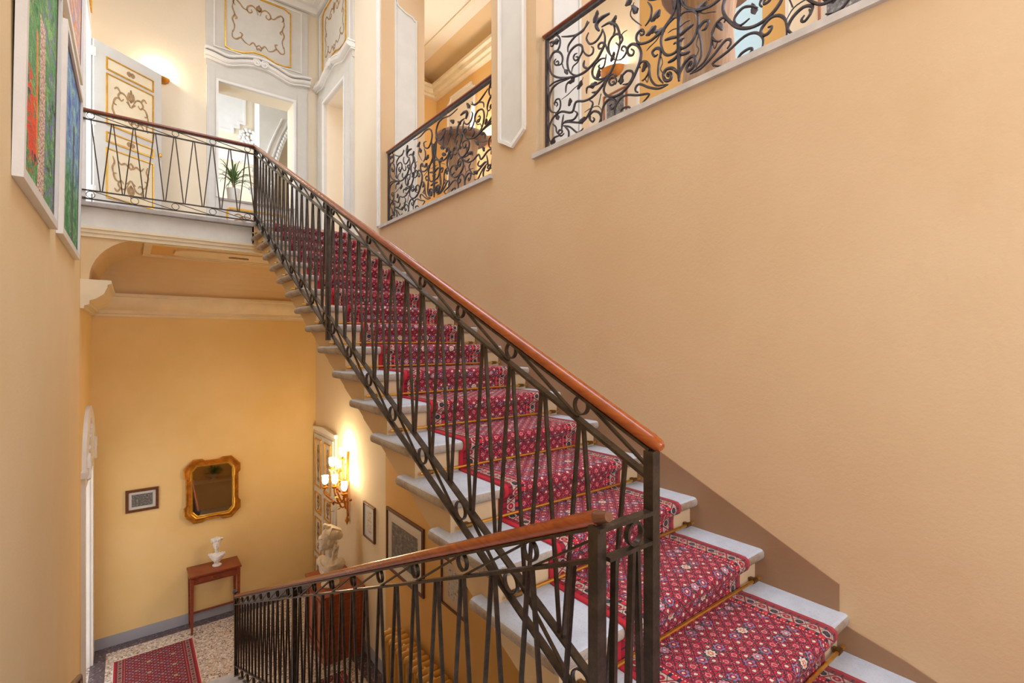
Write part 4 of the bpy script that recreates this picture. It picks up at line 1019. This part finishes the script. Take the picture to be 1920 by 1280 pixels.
# ------------------------------------------------------------------ sculpted busts
def bust_mesh(curly):
    mb = MB(); B = mb.ball
    mb.lathe([(.0, 0), (.14, 0), (.145, .035), (.11, .055), (.07, .08), (.065, .11), (.10, .14), (.0, .15)], (0, 0, 0), 28)
    B((0, 0, .20), (.13, .09, .10)); B((0, 0, .31), (.205, .125, .15)); B((.165, -.01, .36), (.085, .09, .09)); B((-.165, -.01, .36), (.085, .09, .09))
    B((.068, .075, .29), (.068, .055, .065)); B((-.068, .075, .29), (.068, .055, .065)); B((0, -.02, .42), (.10, .07, .05))
    mb.tube([(0, -.025, .38), (0, -.012, .47), (0, .012, .60)], .064, 14, (0, 1, 0), scale=[1.5, .98, .98])
    c0 = Vector((0, .0, .62)); k_ = 1.36; off = Vector((0, .0, .565 if curly else .545)); hr_ = Matrix.Rotation(R(0 if curly else -48), 3, 'Z')
    def HB(c, r, u_=12, w_=8): B(tuple(hr_ @ ((Vector(c) - c0) * k_) + off), tuple(q * k_ for q in ((r,) * 3 if not hasattr(r, '__len__') else r)), u_, w_, hr_)
    HB((0, .035, .755), (.080, .098, .112)); HB((0, .07, .69), (.056, .058, .052)); HB((0, .105, .655), (.028, .026, .024)); HB((0, .140, .738), (.013, .024, .020)); HB((0, .126, .765), (.010, .02, .036))
    HB((0, .112, .797), (.056, .022, .016)); HB((0, .124, .694), (.022, .014, .008)); HB((0, .122, .680), (.019, .014, .008)); HB((.043, .090, .722), (.026, .024, .028)); HB((-.043, .090, .722), (.026, .024, .028))
    HB((.030, .110, .770), (.014, .010, .008)); HB((-.030, .110, .770), (.014, .010, .008)); HB((.080, .02, .745), (.012, .022, .030)); HB((-.080, .02, .745), (.012, .022, .030))
    HB((0, -.010, .825), (.098, .112, .078)); rd_ = random.Random(5)
    if curly:
        for i in range(60):
            a = rd_.uniform(0, 6.28); t = rd_.uniform(.1, 1.5); x, y, z = .115 * math.sin(t) * math.cos(a), .118 * math.sin(t) * math.sin(a), .090 * math.cos(t)
            if y > .07 and z < .035: continue
            HB((x, y, .822 + z), (.027, .027, .025), 8, 6)
        HB((-.10, .0, .885), (.045, .04, .03)); HB((.10, 0, .885), (.045, .04, .03))
        B((-.20, .03, .40), (.07, .05, .03)); B((.20, .03, .40), (.07, .05, .03)); B((-.23, .03, .43), (.03, .04, .03)); B((.23, .03, .43), (.03, .04, .03))
    else:
        HB((0, -.095, .79), (.052, .05, .055)); HB((0, .03, .915), (.034, .044, .026)); HB((0, .062, .932), (.028, .028, .026))
        for i in range(9):
            t = i / 8; q = [(-.088 + .176 * t, .075 - .10 * abs(t - .5), .838), (-.06 + .12 * t, -.01, .910), (-.03 + .06 * t, -.12, .85)]
            mb.tube([tuple(hr_ @ ((Vector(p) - c0) * k_) + off) for p in q], .015, 6, (0, 1, 0))
        for s_ in (-1, 1):
            for j, (x0, y0) in enumerate(((.075, -.045), (.062, -.085))):
                for i in range(10): B(tuple(hr_ @ Vector((s_ * (x0 * 1.25 + .014 * math.sin(i * 1.3 + j)), (y0 + .004 * i) * 1.2, 0)) + Vector((0, 0, .63 - .026 * i))), (.024, .024, .022), 8, 6)
    for i in range(9):
        t = i / 8; mb.tube(cr([(-.225 + .06 * t, .02, .38 - .03 * t), (-.11 + .03 * t, .115, .34 - .12 * t + .02), (.02, .132, .28 - .12 * t + .05), (.125, .10, .34 - .14 * t + .04), (.205 - .03 * t, .0, .40 - .12 * t)], 4), .011, 6, (0, 0, 1))
    B((.02, .14, .24), (.036, .028, .032)); mb.tube([(.02, .14, .24), (-.03, .14, .16), (-.05, .12, .10)], .018, 6, (1, 0, 0)); mb.tube([(.02, .14, .24), (.05, .13, .16), (.06, .11, .10)], .018, 6, (1, 0, 0))
    me = mb.mesh('bust', merge=True); o = bpy.data.objects.new('tmp', me); COL.objects.link(o)
    md = o.modifiers.new('r', 'REMESH'); md.mode = 'VOXEL'; md.voxel_size = .0075
    md = o.modifiers.new('s', 'SMOOTH'); md.factor = .5; md.iterations = 2
    dg = bpy.context.evaluated_depsgraph_get(); out = bpy.data.meshes.new_from_object(o.evaluated_get(dg)); bpy.data.objects.remove(o)
    out.polygons.foreach_set('use_smooth', [True] * len(out.polygons)); out.materials.clear(); return out
ba = place('bust', bust_mesh(True), M['marble_white'], None, (.98, 8.12, -3.2), (0, 0, R(165)), 'small white bust with curly hair standing on the wooden console table', 'bust'); ba.scale = (.41,) * 3
bb = place('bust', bust_mesh(False), M['marble_cream'], None, (2.05, 6.46, -3.15), (0, 0, R(128)), 'large cream bust of a draped woman on the brown pedestal cabinet', 'bust'); bb.scale = (.80,) * 3
bc = place('bust', ba.data, None, None, (1.56, 8.24, 2.055), (0, 0, R(150)), 'pale sculpture beside the dracaena on the window sill', 'bust'); bc.scale = (.62,) * 3

# ------------------------------------------------------------------ lower hall furniture
tb = thing('console_table', (.945, 8.12, ZF), 'narrow mahogany console table under the gilt mirror', 'table')
MB().box(.63, 1.26, 7.91, 8.30, -3.222, -3.2).build('table_top', M['mahogany'], tb)
MB().box(.66, 1.23, 7.94, 8.28, -3.33, -3.222).build('apron', M['mahogany'], tb)
dr = MB().box(.74, 1.15, 7.932, 7.945, -3.315, -3.235).build('drawer', M['mahogany'], tb)
MB().tube(cr([(.90, 7.93, -3.265), (.91, 7.915, -3.29), (.945, 7.912, -3.295), (.98, 7.915, -3.29), (.99, 7.93, -3.265)], 4), .006, 6).build('handle', M['brass_dark'], dr)
for x in (.665, 1.225):
    for y in (7.945, 8.275):
        MB().sweep([(x, y, -3.33 + .1), (x, y, ZF)], [(-.021, -.021), (.021, -.021), (.021, .021), (-.021, .021)], (0, 1, 0), scale=[1, .6]).build('leg', M['mahogany'], tb)
MB().bar((.665, 8.275, -3.86), (1.225, 8.275, -3.86), .018, .02).build('stretcher', M['mahogany'], tb)
for x in (.665, 1.225): MB().bar((x, 7.945, -3.86), (x, 8.275, -3.86), .018, .02).build('stretcher', M['mahogany'], tb)
# mirror
mr = thing('mirror', (.947, YF, -2.14), 'gilt framed mirror with chamfered notched corners on the yellow wall', 'mirror')
def ray_poly(poly, ang):
    d = Vector((math.cos(ang), math.sin(ang))); best = 0
    for i in range(len(poly)):
        a, b = Vector(poly[i]), Vector(poly[(i + 1) % len(poly)]); e = b - a; den = d.x * e.y - d.y * e.x
        if abs(den) < 1e-9: continue
        t = (a.x * e.y - a.y * e.x) / den; s_ = (a.x * d.y - a.y * d.x) / den
        if t > 0 and -1e-6 <= s_ <= 1 + 1e-6: best = max(best, t)
    return best
mo_ = [(-.24, -.45), (-.13, -.45), (-.09, -.425), (.09, -.425), (.13, -.45), (.24, -.45), (.355, -.33), (.355, -.22), (.328, -.19), (.328, .19), (.355, .22), (.355, .33), (.24, .45), (.13, .45), (.09, .425), (-.09, .425), (-.13, .45), (-.24, .45), (-.355, .33), (-.355, .22), (-.328, .19), (-.328, -.19), (-.355, -.22), (-.355, -.33)]
mi_ = [(-.19, -.345), (.19, -.345), (.245, -.28), (.245, .28), (.19, .345), (-.19, .345), (-.245, .28), (-.245, -.28)]
angs = sorted({round(math.atan2(p[1], p[0]), 5) for p in mo_ + mi_} | {round(-math.pi + 2 * math.pi * i / 60, 5) for i in range(60)})
TILT = Matrix.Rotation(R(-1.5), 3, 'X')
def mring(mb, specs):
    vs = []; n = len(angs)
    for k_, c in specs:
        for a in angs:
            r = ray_poly(mi_, a) + (ray_poly(mo_, a) - ray_poly(mi_, a)) * k_; p = TILT @ Vector((r * math.cos(a), -c, r * math.sin(a)))
            vs.append((.947 + p.x, YF - .024 + p.y, -2.14 + p.z))
    mb.add(vs, [(j * n + i, j * n + (i + 1) % n, (j + 1) * n + (i + 1) % n, (j + 1) * n + i) for j in range(len(specs) - 1) for i in range(n)])
mb = MB(); mring(mb, [(1, -.01), (1, .018), (.9, .026), (.62, .022), (.5, .034), (.38, .05), (.3, .05)]); mb.build('frame', M['gold_old'], mr, 30)
mb = MB(); mring(mb, [(.3, .05), (.22, .046), (.14, .034), (.06, .034), (0, .012)]); mb.build('inner_moulding', M['gold'], mr, 30)
mb = MB(); n = len(angs); mb.add([tuple(Vector((.947, YF - .024, -2.14)) + TILT @ Vector((ray_poly(mi_, a) * 1.02 * math.cos(a), -.012, ray_poly(mi_, a) * 1.02 * math.sin(a)))) for a in angs], [tuple(range(n))]); mb.build('glass', M['mirror'], mr)
# framed pictures
def picture(F, a0, a1, b0, b1, fw, fmat, pmat, label, mount=None, depth=.022, flip=False, cat='picture', group=None):
    root = thing('framed_print', F((a0 + a1) / 2, 0, b0), label, cat, group)
    mb = MB(F); frame_rect(mb, a0, a1, b0, b1, fw, 0, depth); frame_rect(mb, a0 + fw * .6, a1 - fw * .6, b0 + fw * .6, b1 - fw * .6, fw * .4, depth, depth * 1.2); mb.build('frame', fmat, root)
    i0, i1, j0, j1 = a0 + fw, a1 - fw, b0 + fw, b1 - fw
    MB(F).box(i0, i1, .001, depth * .4, j0, j1).build('mount', M['paper'], root)
    m_ = (mount or 0); mb = MB(F); c = depth * .45
    mb.add([(i0 + m_, c, j0 + m_), (i1 - m_, c, j0 + m_), (i1 - m_, c, j1 - m_), (i0 + m_, c, j1 - m_)], [(0, 1, 2, 3)]); mb.uv = [(0, 0), (1, 0), (1, 1), (0, 1)]
    mb.build('print', pmat, root); return root
picture(F_low, -.05, .31, -2.29, -1.99, .034, M['frame_wood'], M['print_dark'], 'small dark engraving in a brown frame on the yellow wall', .02)
picture(F_right, 5.82, 6.19, -2.51, -2.06, .02, M['frame_wood'], M['print_cart'], 'small framed print beside the gilt wall sconce', 0)
FR2 = lambda a, c, b: (XW - .012 - c, a, b)
picture(FR2, 4.52, 5.44, -2.64, -1.93, .03, M['frame_wood'], M['print_big'], 'large framed engraving under the stair flight', .07)
picture(FR2, 3.72, 4.16, -2.52, -2.05, .022, M['frame_wood'], M['print_tan'], 'tan framed print lowest under the stairs', 0)
picture(F_gal, 3.53, 3.88, 2.44, 2.87, .018, M['frame_red'], M['print_gal'], 'grey engraving in orange frame below the near gallery lamp', .02)
picture(F_gal, 1.10, 1.60, 2.46, 3.12, .018, M['frame_red'], M['print_gal'], 'grey engraving in orange frame at the right end of the gallery', .02)
# small wall hatch
mb = MB(F_low); frame_rect(mb, 2.18, 2.31, -.91, -.77, .006, 0, .004); mb.box(2.186, 2.304, 0, .002, -.904, -.776)
mb.build('wall_hatch', M['wall_yellow'], None, None, (2.245, YF, -.91), label='small square access hatch on the yellow wall', cat='hatch')

# rugs
def rug(x0, x1, y0, y1, label):
    mb = MB(); n = 10
    mb.box(x0, x1, y0, y1, ZF + .002, ZF + .012); mb.uv = [((v.x - x0) / (x1 - x0) * .84, v.y - y0) for v in mb.v]
    r_ = mb.build('rug', M['rug'], None, None, ((x0 + x1) / 2, (y0 + y1) / 2, ZF), label=label, cat='rug')
    fr = MB().box(x0, x1, y1, y1 + .03, ZF + .002, ZF + .006); fr.box(x0 - .008, x0, y0, y1, ZF + .002, ZF + .010); fr.box(x1, x1 + .008, y0, y1, ZF + .002, ZF + .010)
    fr.build('fringe', M['paper'], r_); return r_
rug(-.16, .66, 6.55, 7.85, 'dark red patterned rug in front of the console table')
rug(1.35, 2.05, 4.5, 5.95, 'red patterned rug behind the lower railing')

# pedestal cabinet
pc = thing('pedestal_cabinet', (2.13, 6.56, ZF), 'reddish brown panelled wooden cabinet carrying the large bust', 'cabinet')
MB().box(1.90, 2.385, 6.18, 6.94, ZF + .06, -3.18).build('body', M['ped_wood'], pc)
MB().box(1.87, 2.39, 6.15, 6.97, -3.18, -3.15).build('top', M['ped_wood'], pc)
MB().box(1.88, 2.39, 6.165, 6.955, ZF, ZF + .08).build('plinth', M['ped_wood'], pc)
mb = MB(lambda a, c, b: (a, 6.18 - c, b)); outline_strip(mb, [(1.95, -3.85), (2.34, -3.85), (2.34, -3.26), (1.95, -3.26)], .03, 0, .014); mb.build('panel_moulding', M['ped_wood'], pc)
for a0, a1 in ((6.22, 6.54), (6.58, 6.90)):
    F_ = lambda a, c, b: (1.90 - c, a, b); mb = MB(F_); mb.box(a0, a1, 0, .012, -3.88, -3.22); d_ = mb.build('door', M['ped_wood'], pc)
    mb = MB(F_); outline_strip(mb, [(a0 + .05, -3.82), (a1 - .05, -3.82), (a1 - .05, -3.28), (a0 + .05, -3.28)], .018, .012, .022); mb.build('door_moulding', M['mahogany'], d_)

# painted double door on the pale wall
pd = thing('painted_door', (XW, 7.78, ZF), 'tall cream double door with gilt panels beyond the sconce', 'door')
y0, y1, zt_ = 7.26, 8.29, -1.42
MB(F_right).box(y0, y1, 0, .03, ZF, zt_).build('door_frame', M['panel_grey'], pd)
mb = MB(F_right); mb.prism([(y0 - .02, zt_), (y1, zt_), (y1, zt_ + .05), ((y0 + y1) / 2, zt_ + .09), (y0 - .02, zt_ + .05)], 1, 0, .05); mb.build('head_moulding', M['white'], pd)
for a0, a1 in ((y0 + .07, (y0 + y1) / 2 - .01), ((y0 + y1) / 2 + .01, y1 - .05)):
    lf_ = MB(F_right).box(a0, a1, .03, .045, ZF + .01, zt_ - .06).build('leaf', M['panel_grey'], pd)
    for b0, b1 in ((-2.30, -1.55), (-2.72, -2.40), (-3.36, -2.80), (-3.90, -3.44)):
        mb = MB(F_right); outline_strip(mb, [(a0 + .07, b0), (a1 - .07, b0), (a1 - .07, b1), (a0 + .07, b1)], .016, .045, .06); mb.build('gilt_moulding', M['gold'], lf_)
        ornament(lf_, VASE, F_right((a0 + a1) / 2, .046, (b0 + b1) / 2), (0, -1, 0), (0, 0, 1), (-1, 0, 0), .10, (b1 - b0) * .42, .010, M['scroll_brown'])
MB().ball((XW - .09, (y0 + y1) / 2 + .06, -2.62), (.02, .045, .02), 10, 6).build('door_handle', M['brass'], pd, 60)

# gilt sconce
sc = thing('wall_sconce', (XW, 6.75, -2.05), 'gilt many armed wall sconce with glowing glass shades', 'lamp')
MB().tube(cr([(XW - .02, 6.75, -2.42), (XW - .03, 6.74, -2.3), (XW - .03, 6.75, -2.1), (XW - .025, 6.76, -1.8), (XW - .02, 6.75, -1.52)], 4), .016, 8, (0, 1, 0)).build('stem', M['gold_old'], sc, 60)
heads = [(2.18, 6.80, -1.68), (2.30, 6.74, -1.55), (2.10, 6.84, -1.92), (2.19, 6.72, -1.90), (2.27, 6.58, -1.98), (2.31, 6.90, -1.74)]
for i, h in enumerate(heads):
    hv = Vector(h); b = Vector((XW - .03, 6.75, -2.2 + .05 * (i % 3)))
    arm = MB().tube(cr([tuple(b), tuple(b + (hv - b) * .4 + Vector((0, 0, -.20))), tuple(hv + Vector((.0, 0, -.16))), tuple(hv + Vector((0, 0, -.08)))], 5), .011, 6, (0, 1, 0)).build('arm', M['gold_old'], sc, 60)
    MB().lathe([(.0, -.085), (.035, -.08), (.045, -.06), (.02, -.055), (.014, -.02), (.0, -.02)], h, 12).build('drip_pan', M['gold_old'], arm, 40)
    MB().lathe([(.012, -.03), (.034, -.01), (.044, .03), (.040, .07), (.046, .09), (.036, .09), (.030, .03), (.0, .0)], h, 14).build('glass_shade', M['shade_glass'], sc, 60)
    if i < 5:
        d = bpy.data.lights.new('sconce_bulb', 'POINT'); d.energy = 8; d.color = (1, .80, .52); d.shadow_soft_size = .04
        l = bpy.data.objects.new('sconce_bulb', d); COL.objects.link(l); l.parent = sc; l.location = hv + Vector((-.01, 0, .14)) - ORG[sc.name]
rnd = random.Random(11)
for i in range(70):
    c = Vector((XW - .03 - rnd.uniform(0, .24), 6.75 + rnd.gauss(0, .09), rnd.triangular(-2.38, -1.6, -2.12))); d = Vector((rnd.uniform(-1, 1), rnd.uniform(-1, 1), rnd.uniform(-1, 1))).normalized() * .065
    s_ = d.cross(Vector((.3, .2, 1))).normalized() * .022
    MB().add([tuple(c), tuple(c + d * .5 + s_), tuple(c + d), tuple(c + d * .5 - s_), tuple(c + d * .5 + Vector((0, 0, .008)))], [(0, 1, 4), (1, 2, 4), (2, 3, 4), (3, 0, 4)]).build('gilt_leaf', M['gold_old'], sc)
MB().lathe([(.0, -.12), (.012, -.09), (.03, -.05), (.012, 0), (.0, .01)], (XW - .035, 6.74, -2.42), 10).build('drop_finial', M['gold_old'], sc, 50)

# radiator
ra = thing('radiator', (2.24, 4.4, ZF), 'ochre painted column radiator below the framed engraving', 'radiator')
mb = MB()
for x in (2.16, 2.23, 2.30): mb.tube(cr([(x, 0, -3.82), (x, 0, -3.5), (x, 0, -3.16)], 3), .026, 8, (0, 1, 0))
for z in (-3.80, -3.14): mb.tube([(2.12, 0, z), (2.14, 0, z), (2.32, 0, z), (2.34, 0, z)], .034, 10, (0, 1, 0), scale=[.5, 1, 1, .5])
rs = mb.mesh('radiator_section', 50); rs.materials.append(M['radiator'])
for i in range(15): place('section', rs, None, ra, (0, 3.72 + .09 * i, 0))
for y in (3.76, 4.94): MB().box(2.15, 2.31, y - .02, y + .02, ZF, -3.80).build('foot', M['radiator'], ra)
MB().tube([(2.23, 3.66, -3.80), (2.23, 5.04, -3.80)], .02, 8).build('pipe', M['radiator'], ra, 50)
MB().tube([(2.23, 3.66, -3.14), (2.23, 5.04, -3.14)], .02, 8).build('pipe', M['radiator'], ra, 50)

# lower left doorway with stucco surround
mb = MB(F_left); mb.box(6.56, 6.72, 0, .03, ZF, -1.5); mb.box(7.95, 8.20, 0, .03, ZF, -1.5); mb.box(6.56, 8.20, 0, .035, -1.5, -1.38); mb.box(6.52, 8.24, 0, .05, -1.38, -1.32)
dd = struct('door_3', mb, M['white'], 'white stucco surround of the hall doorway')
mb = MB(); mb.box(XL - .25, XL, 7.938, 7.95, ZF, -1.5); mb.box(XL - .25, XL, 6.72, 6.732, ZF, -1.5); mb.build('jamb_lining', M['white'], dd)
mb = MB(F_left); cy_, cz_ = 7.38, -1.36; mb.add([(cy_ + .62 * math.cos(math.pi * i / 16), .012, cz_ + .62 * .85 * math.sin(math.pi * i / 16)) for i in range(17)], [tuple(range(17))]); mb.build('tympanum', M['white'], dd)
mb = MB(F_left); n = 18; vs = []
for i in range(n + 1):
    a = math.pi * i / n; 
    for r, c in ((.74, .0), (.74, .035), (.66, .05), (.60, .03), (.60, 0)): vs.append((cy_ + r * math.cos(a) , c, cz_ + r * .85 * math.sin(a)))
mb.add(vs, [(i * 5 + m_, i * 5 + m_ + 1, i * 5 + m_ + 6, i * 5 + m_ + 5) for i in range(n) for m_ in range(4)]); mb.build('arch_moulding', M['white'], dd, 40)
mb = MB()
for i in range(9):
    a = math.pi * (i + .5) / 9; mb.tube([F_left(cy_, .04, cz_ + .05), F_left(cy_ + .4 * math.cos(a), .03, cz_ + .42 * math.sin(a))], .028, 7, (1, 0, 0), scale=[.5, 1])
for s_ in (-1, 1): mb.tube([F_left(cy_ + s_ * (.60 + .07 * math.cos(t / 3)), .04, cz_ + .05 + .12 * math.sin(t / 3)) for t in range(0, 17)], .03, 6, (1, 0, 0))
mb.build('shell_relief', M['white'], dd, 60)
struct('door_4', MB().box(-.62, -.60, 6.72, 7.95, ZF, -1.5), M['daypane'], 'bright white hall door')
# handrail on the wall of the paintings, ending in a scroll
wh = thing('wall_handrail', (-.30, 3.0, -1.7), 'dark scrolled end of the wall handrail beside the lower flight', 'handrail')
pz = lambda y: -2.50 + .4474 * (4.86 - y)
sp = [(-.30, 1.6, pz(1.6)), (-.30, 3.2, pz(3.2)), (-.30, 4.7, pz(4.7))]
for i in range(15):
    t = i / 14 * 2.6 * math.pi; r = .075 * (1 - i / 20); sp.append((-.30, 4.86 + r * math.sin(t), -2.575 + r * math.cos(t)))
MB().tube(sp, .018, 8, (1, 0, 0)).build('rail', M['frame_wood'], wh, 60)
for y in (2.0, 4.0): MB().tube([(XN, y, pz(y) - .05), (-.30, y, pz(y) - .015)], .008, 6).build('bracket', M['iron'], wh)

# low ledge with a planted bowl, seen in the mirror
struct('trim_19', MB().box(1.15, XW, 1.0, 1.55, ZF, -3.35).box(1.1, XW, 1.0, 1.62, -3.35, -3.31), M['vault'], 'low ledge under the stairs')
pb = thing('planted_bowl', (1.75, 1.3, -3.31), 'dark leafy plant in a footed bowl reflected in the mirror', 'plant')
MB().lathe([(.06, 0), (.065, .015), (.03, .03), (.03, .05), (.12, .11), (.13, .14), (.0, .13)], (1.75, 1.3, -3.31), 16).build('bowl', M['marble_cream'], pb, 50)
mb = MB(); rnd = random.Random(4)
for i in range(90):
    d = Vector((rnd.gauss(0, 1), rnd.gauss(0, 1), abs(rnd.gauss(0, 1)))).normalized() * rnd.uniform(.08, .24); c = Vector((1.75, 1.3, -3.17)) + d; s_ = d.cross(Vector((.2, .3, 1))).normalized() * .02; e = d.normalized() * .05
    mb.add([tuple(c - e), tuple(c + s_), tuple(c + e), tuple(c - s_)], [(0, 1, 2, 3)])
fo = mb.build('foliage', M['leaf'], pb); fo['kind'] = 'stuff'

# oil paintings on the left wall
def painting(y0, y1, z0, z1, mat, label, fw=.045):
    root = thing('oil_painting', (XN, (y0 + y1) / 2, z0), label, 'painting', 'white framed oil paintings of the left wall'); w = y1 - y0; h = z1 - z0; dp = .035
    tl = .022 / h
    F = lambda a, c, b: (XN + .001 + c + tl * (b - z0), a, b)
    mb = MB(F); frame_rect(mb, y0, y1, z0, z1, fw, 0, dp); mb.build('frame', M['white'], root)
    mb = MB(F); frame_rect(mb, y0 + fw, y1 - fw, z0 + fw, z1 - fw, .02, 0, dp * .6); mb.build('inner_frame', M['frame_wood'], root)
    i = fw + .02; mb = MB(F); mb.add([(a, dp * .5, b) for a, b in ((y0 + i, z0 + i), (y1 - i, z0 + i), (y1 - i, z1 - i), (y0 + i, z1 - i))], [(0, 1, 2, 3)]); mb.uv = [(0, 0), (1, 0), (1, 1), (0, 1)]
    mb.build('canvas', mat, root); return root
k = .37 / .39
painting(2.88 * k, 4.12 * k, .69 * k, 2.14 * k, M['paint0'], 'green garden painting with red flowers and pale path, nearest on the left wall')
painting(4.42 * k, 5.80 * k, .72 * k, 2.16 * k, M['paint1'], 'blue and green woodland painting, lower one towards the landing')
painting(4.42 * k, 6.15 * k, 2.42 * k, 3.9 * k, M['paint2'], 'lilac and orange painting hung above the blue woodland painting', .05)

# round tables standing in the gallery openings
for y, lab in ((4.46, 'round wooden trunk table behind the far balustrade'), (1.62, 'round wooden trunk table behind the near balustrade')):
    tt = thing('trunk_table', (2.80, y, ZL), lab, 'table', 'trunk tables in the gallery openings')
    MB().lathe([(0, .735), (.27, .735), (.285, .75), (.285, .77), (.27, .785), (0, .785)], (2.80, y, ZL), 32).build('table_top', M['disc'], tt, 40)
    mb = MB(); vs = []; m_ = 22; rings = [(0, .20), (.04, .19), (.10, .165), (.25, .145), (.45, .14), (.62, .155), (.735, .17)]
    for z, r in rings:
        for i in range(m_):
            a = 2 * math.pi * i / m_; q = r * (1 + .08 * math.sin(3 * a + z * 3) + .04 * math.sin(7 * a)); vs.append((2.80 + q * math.cos(a), y + q * math.sin(a), ZL + z))
    mb.add(vs, [(j * m_ + i, j * m_ + (i + 1) % m_, (j + 1) * m_ + (i + 1) % m_, (j + 1) * m_ + i) for j in range(len(rings) - 1) for i in range(m_)] + [tuple(range(m_)), tuple(range((len(rings) - 1) * m_, len(rings) * m_))])
    mb.build('trunk', M['trunk'], tt, 60)
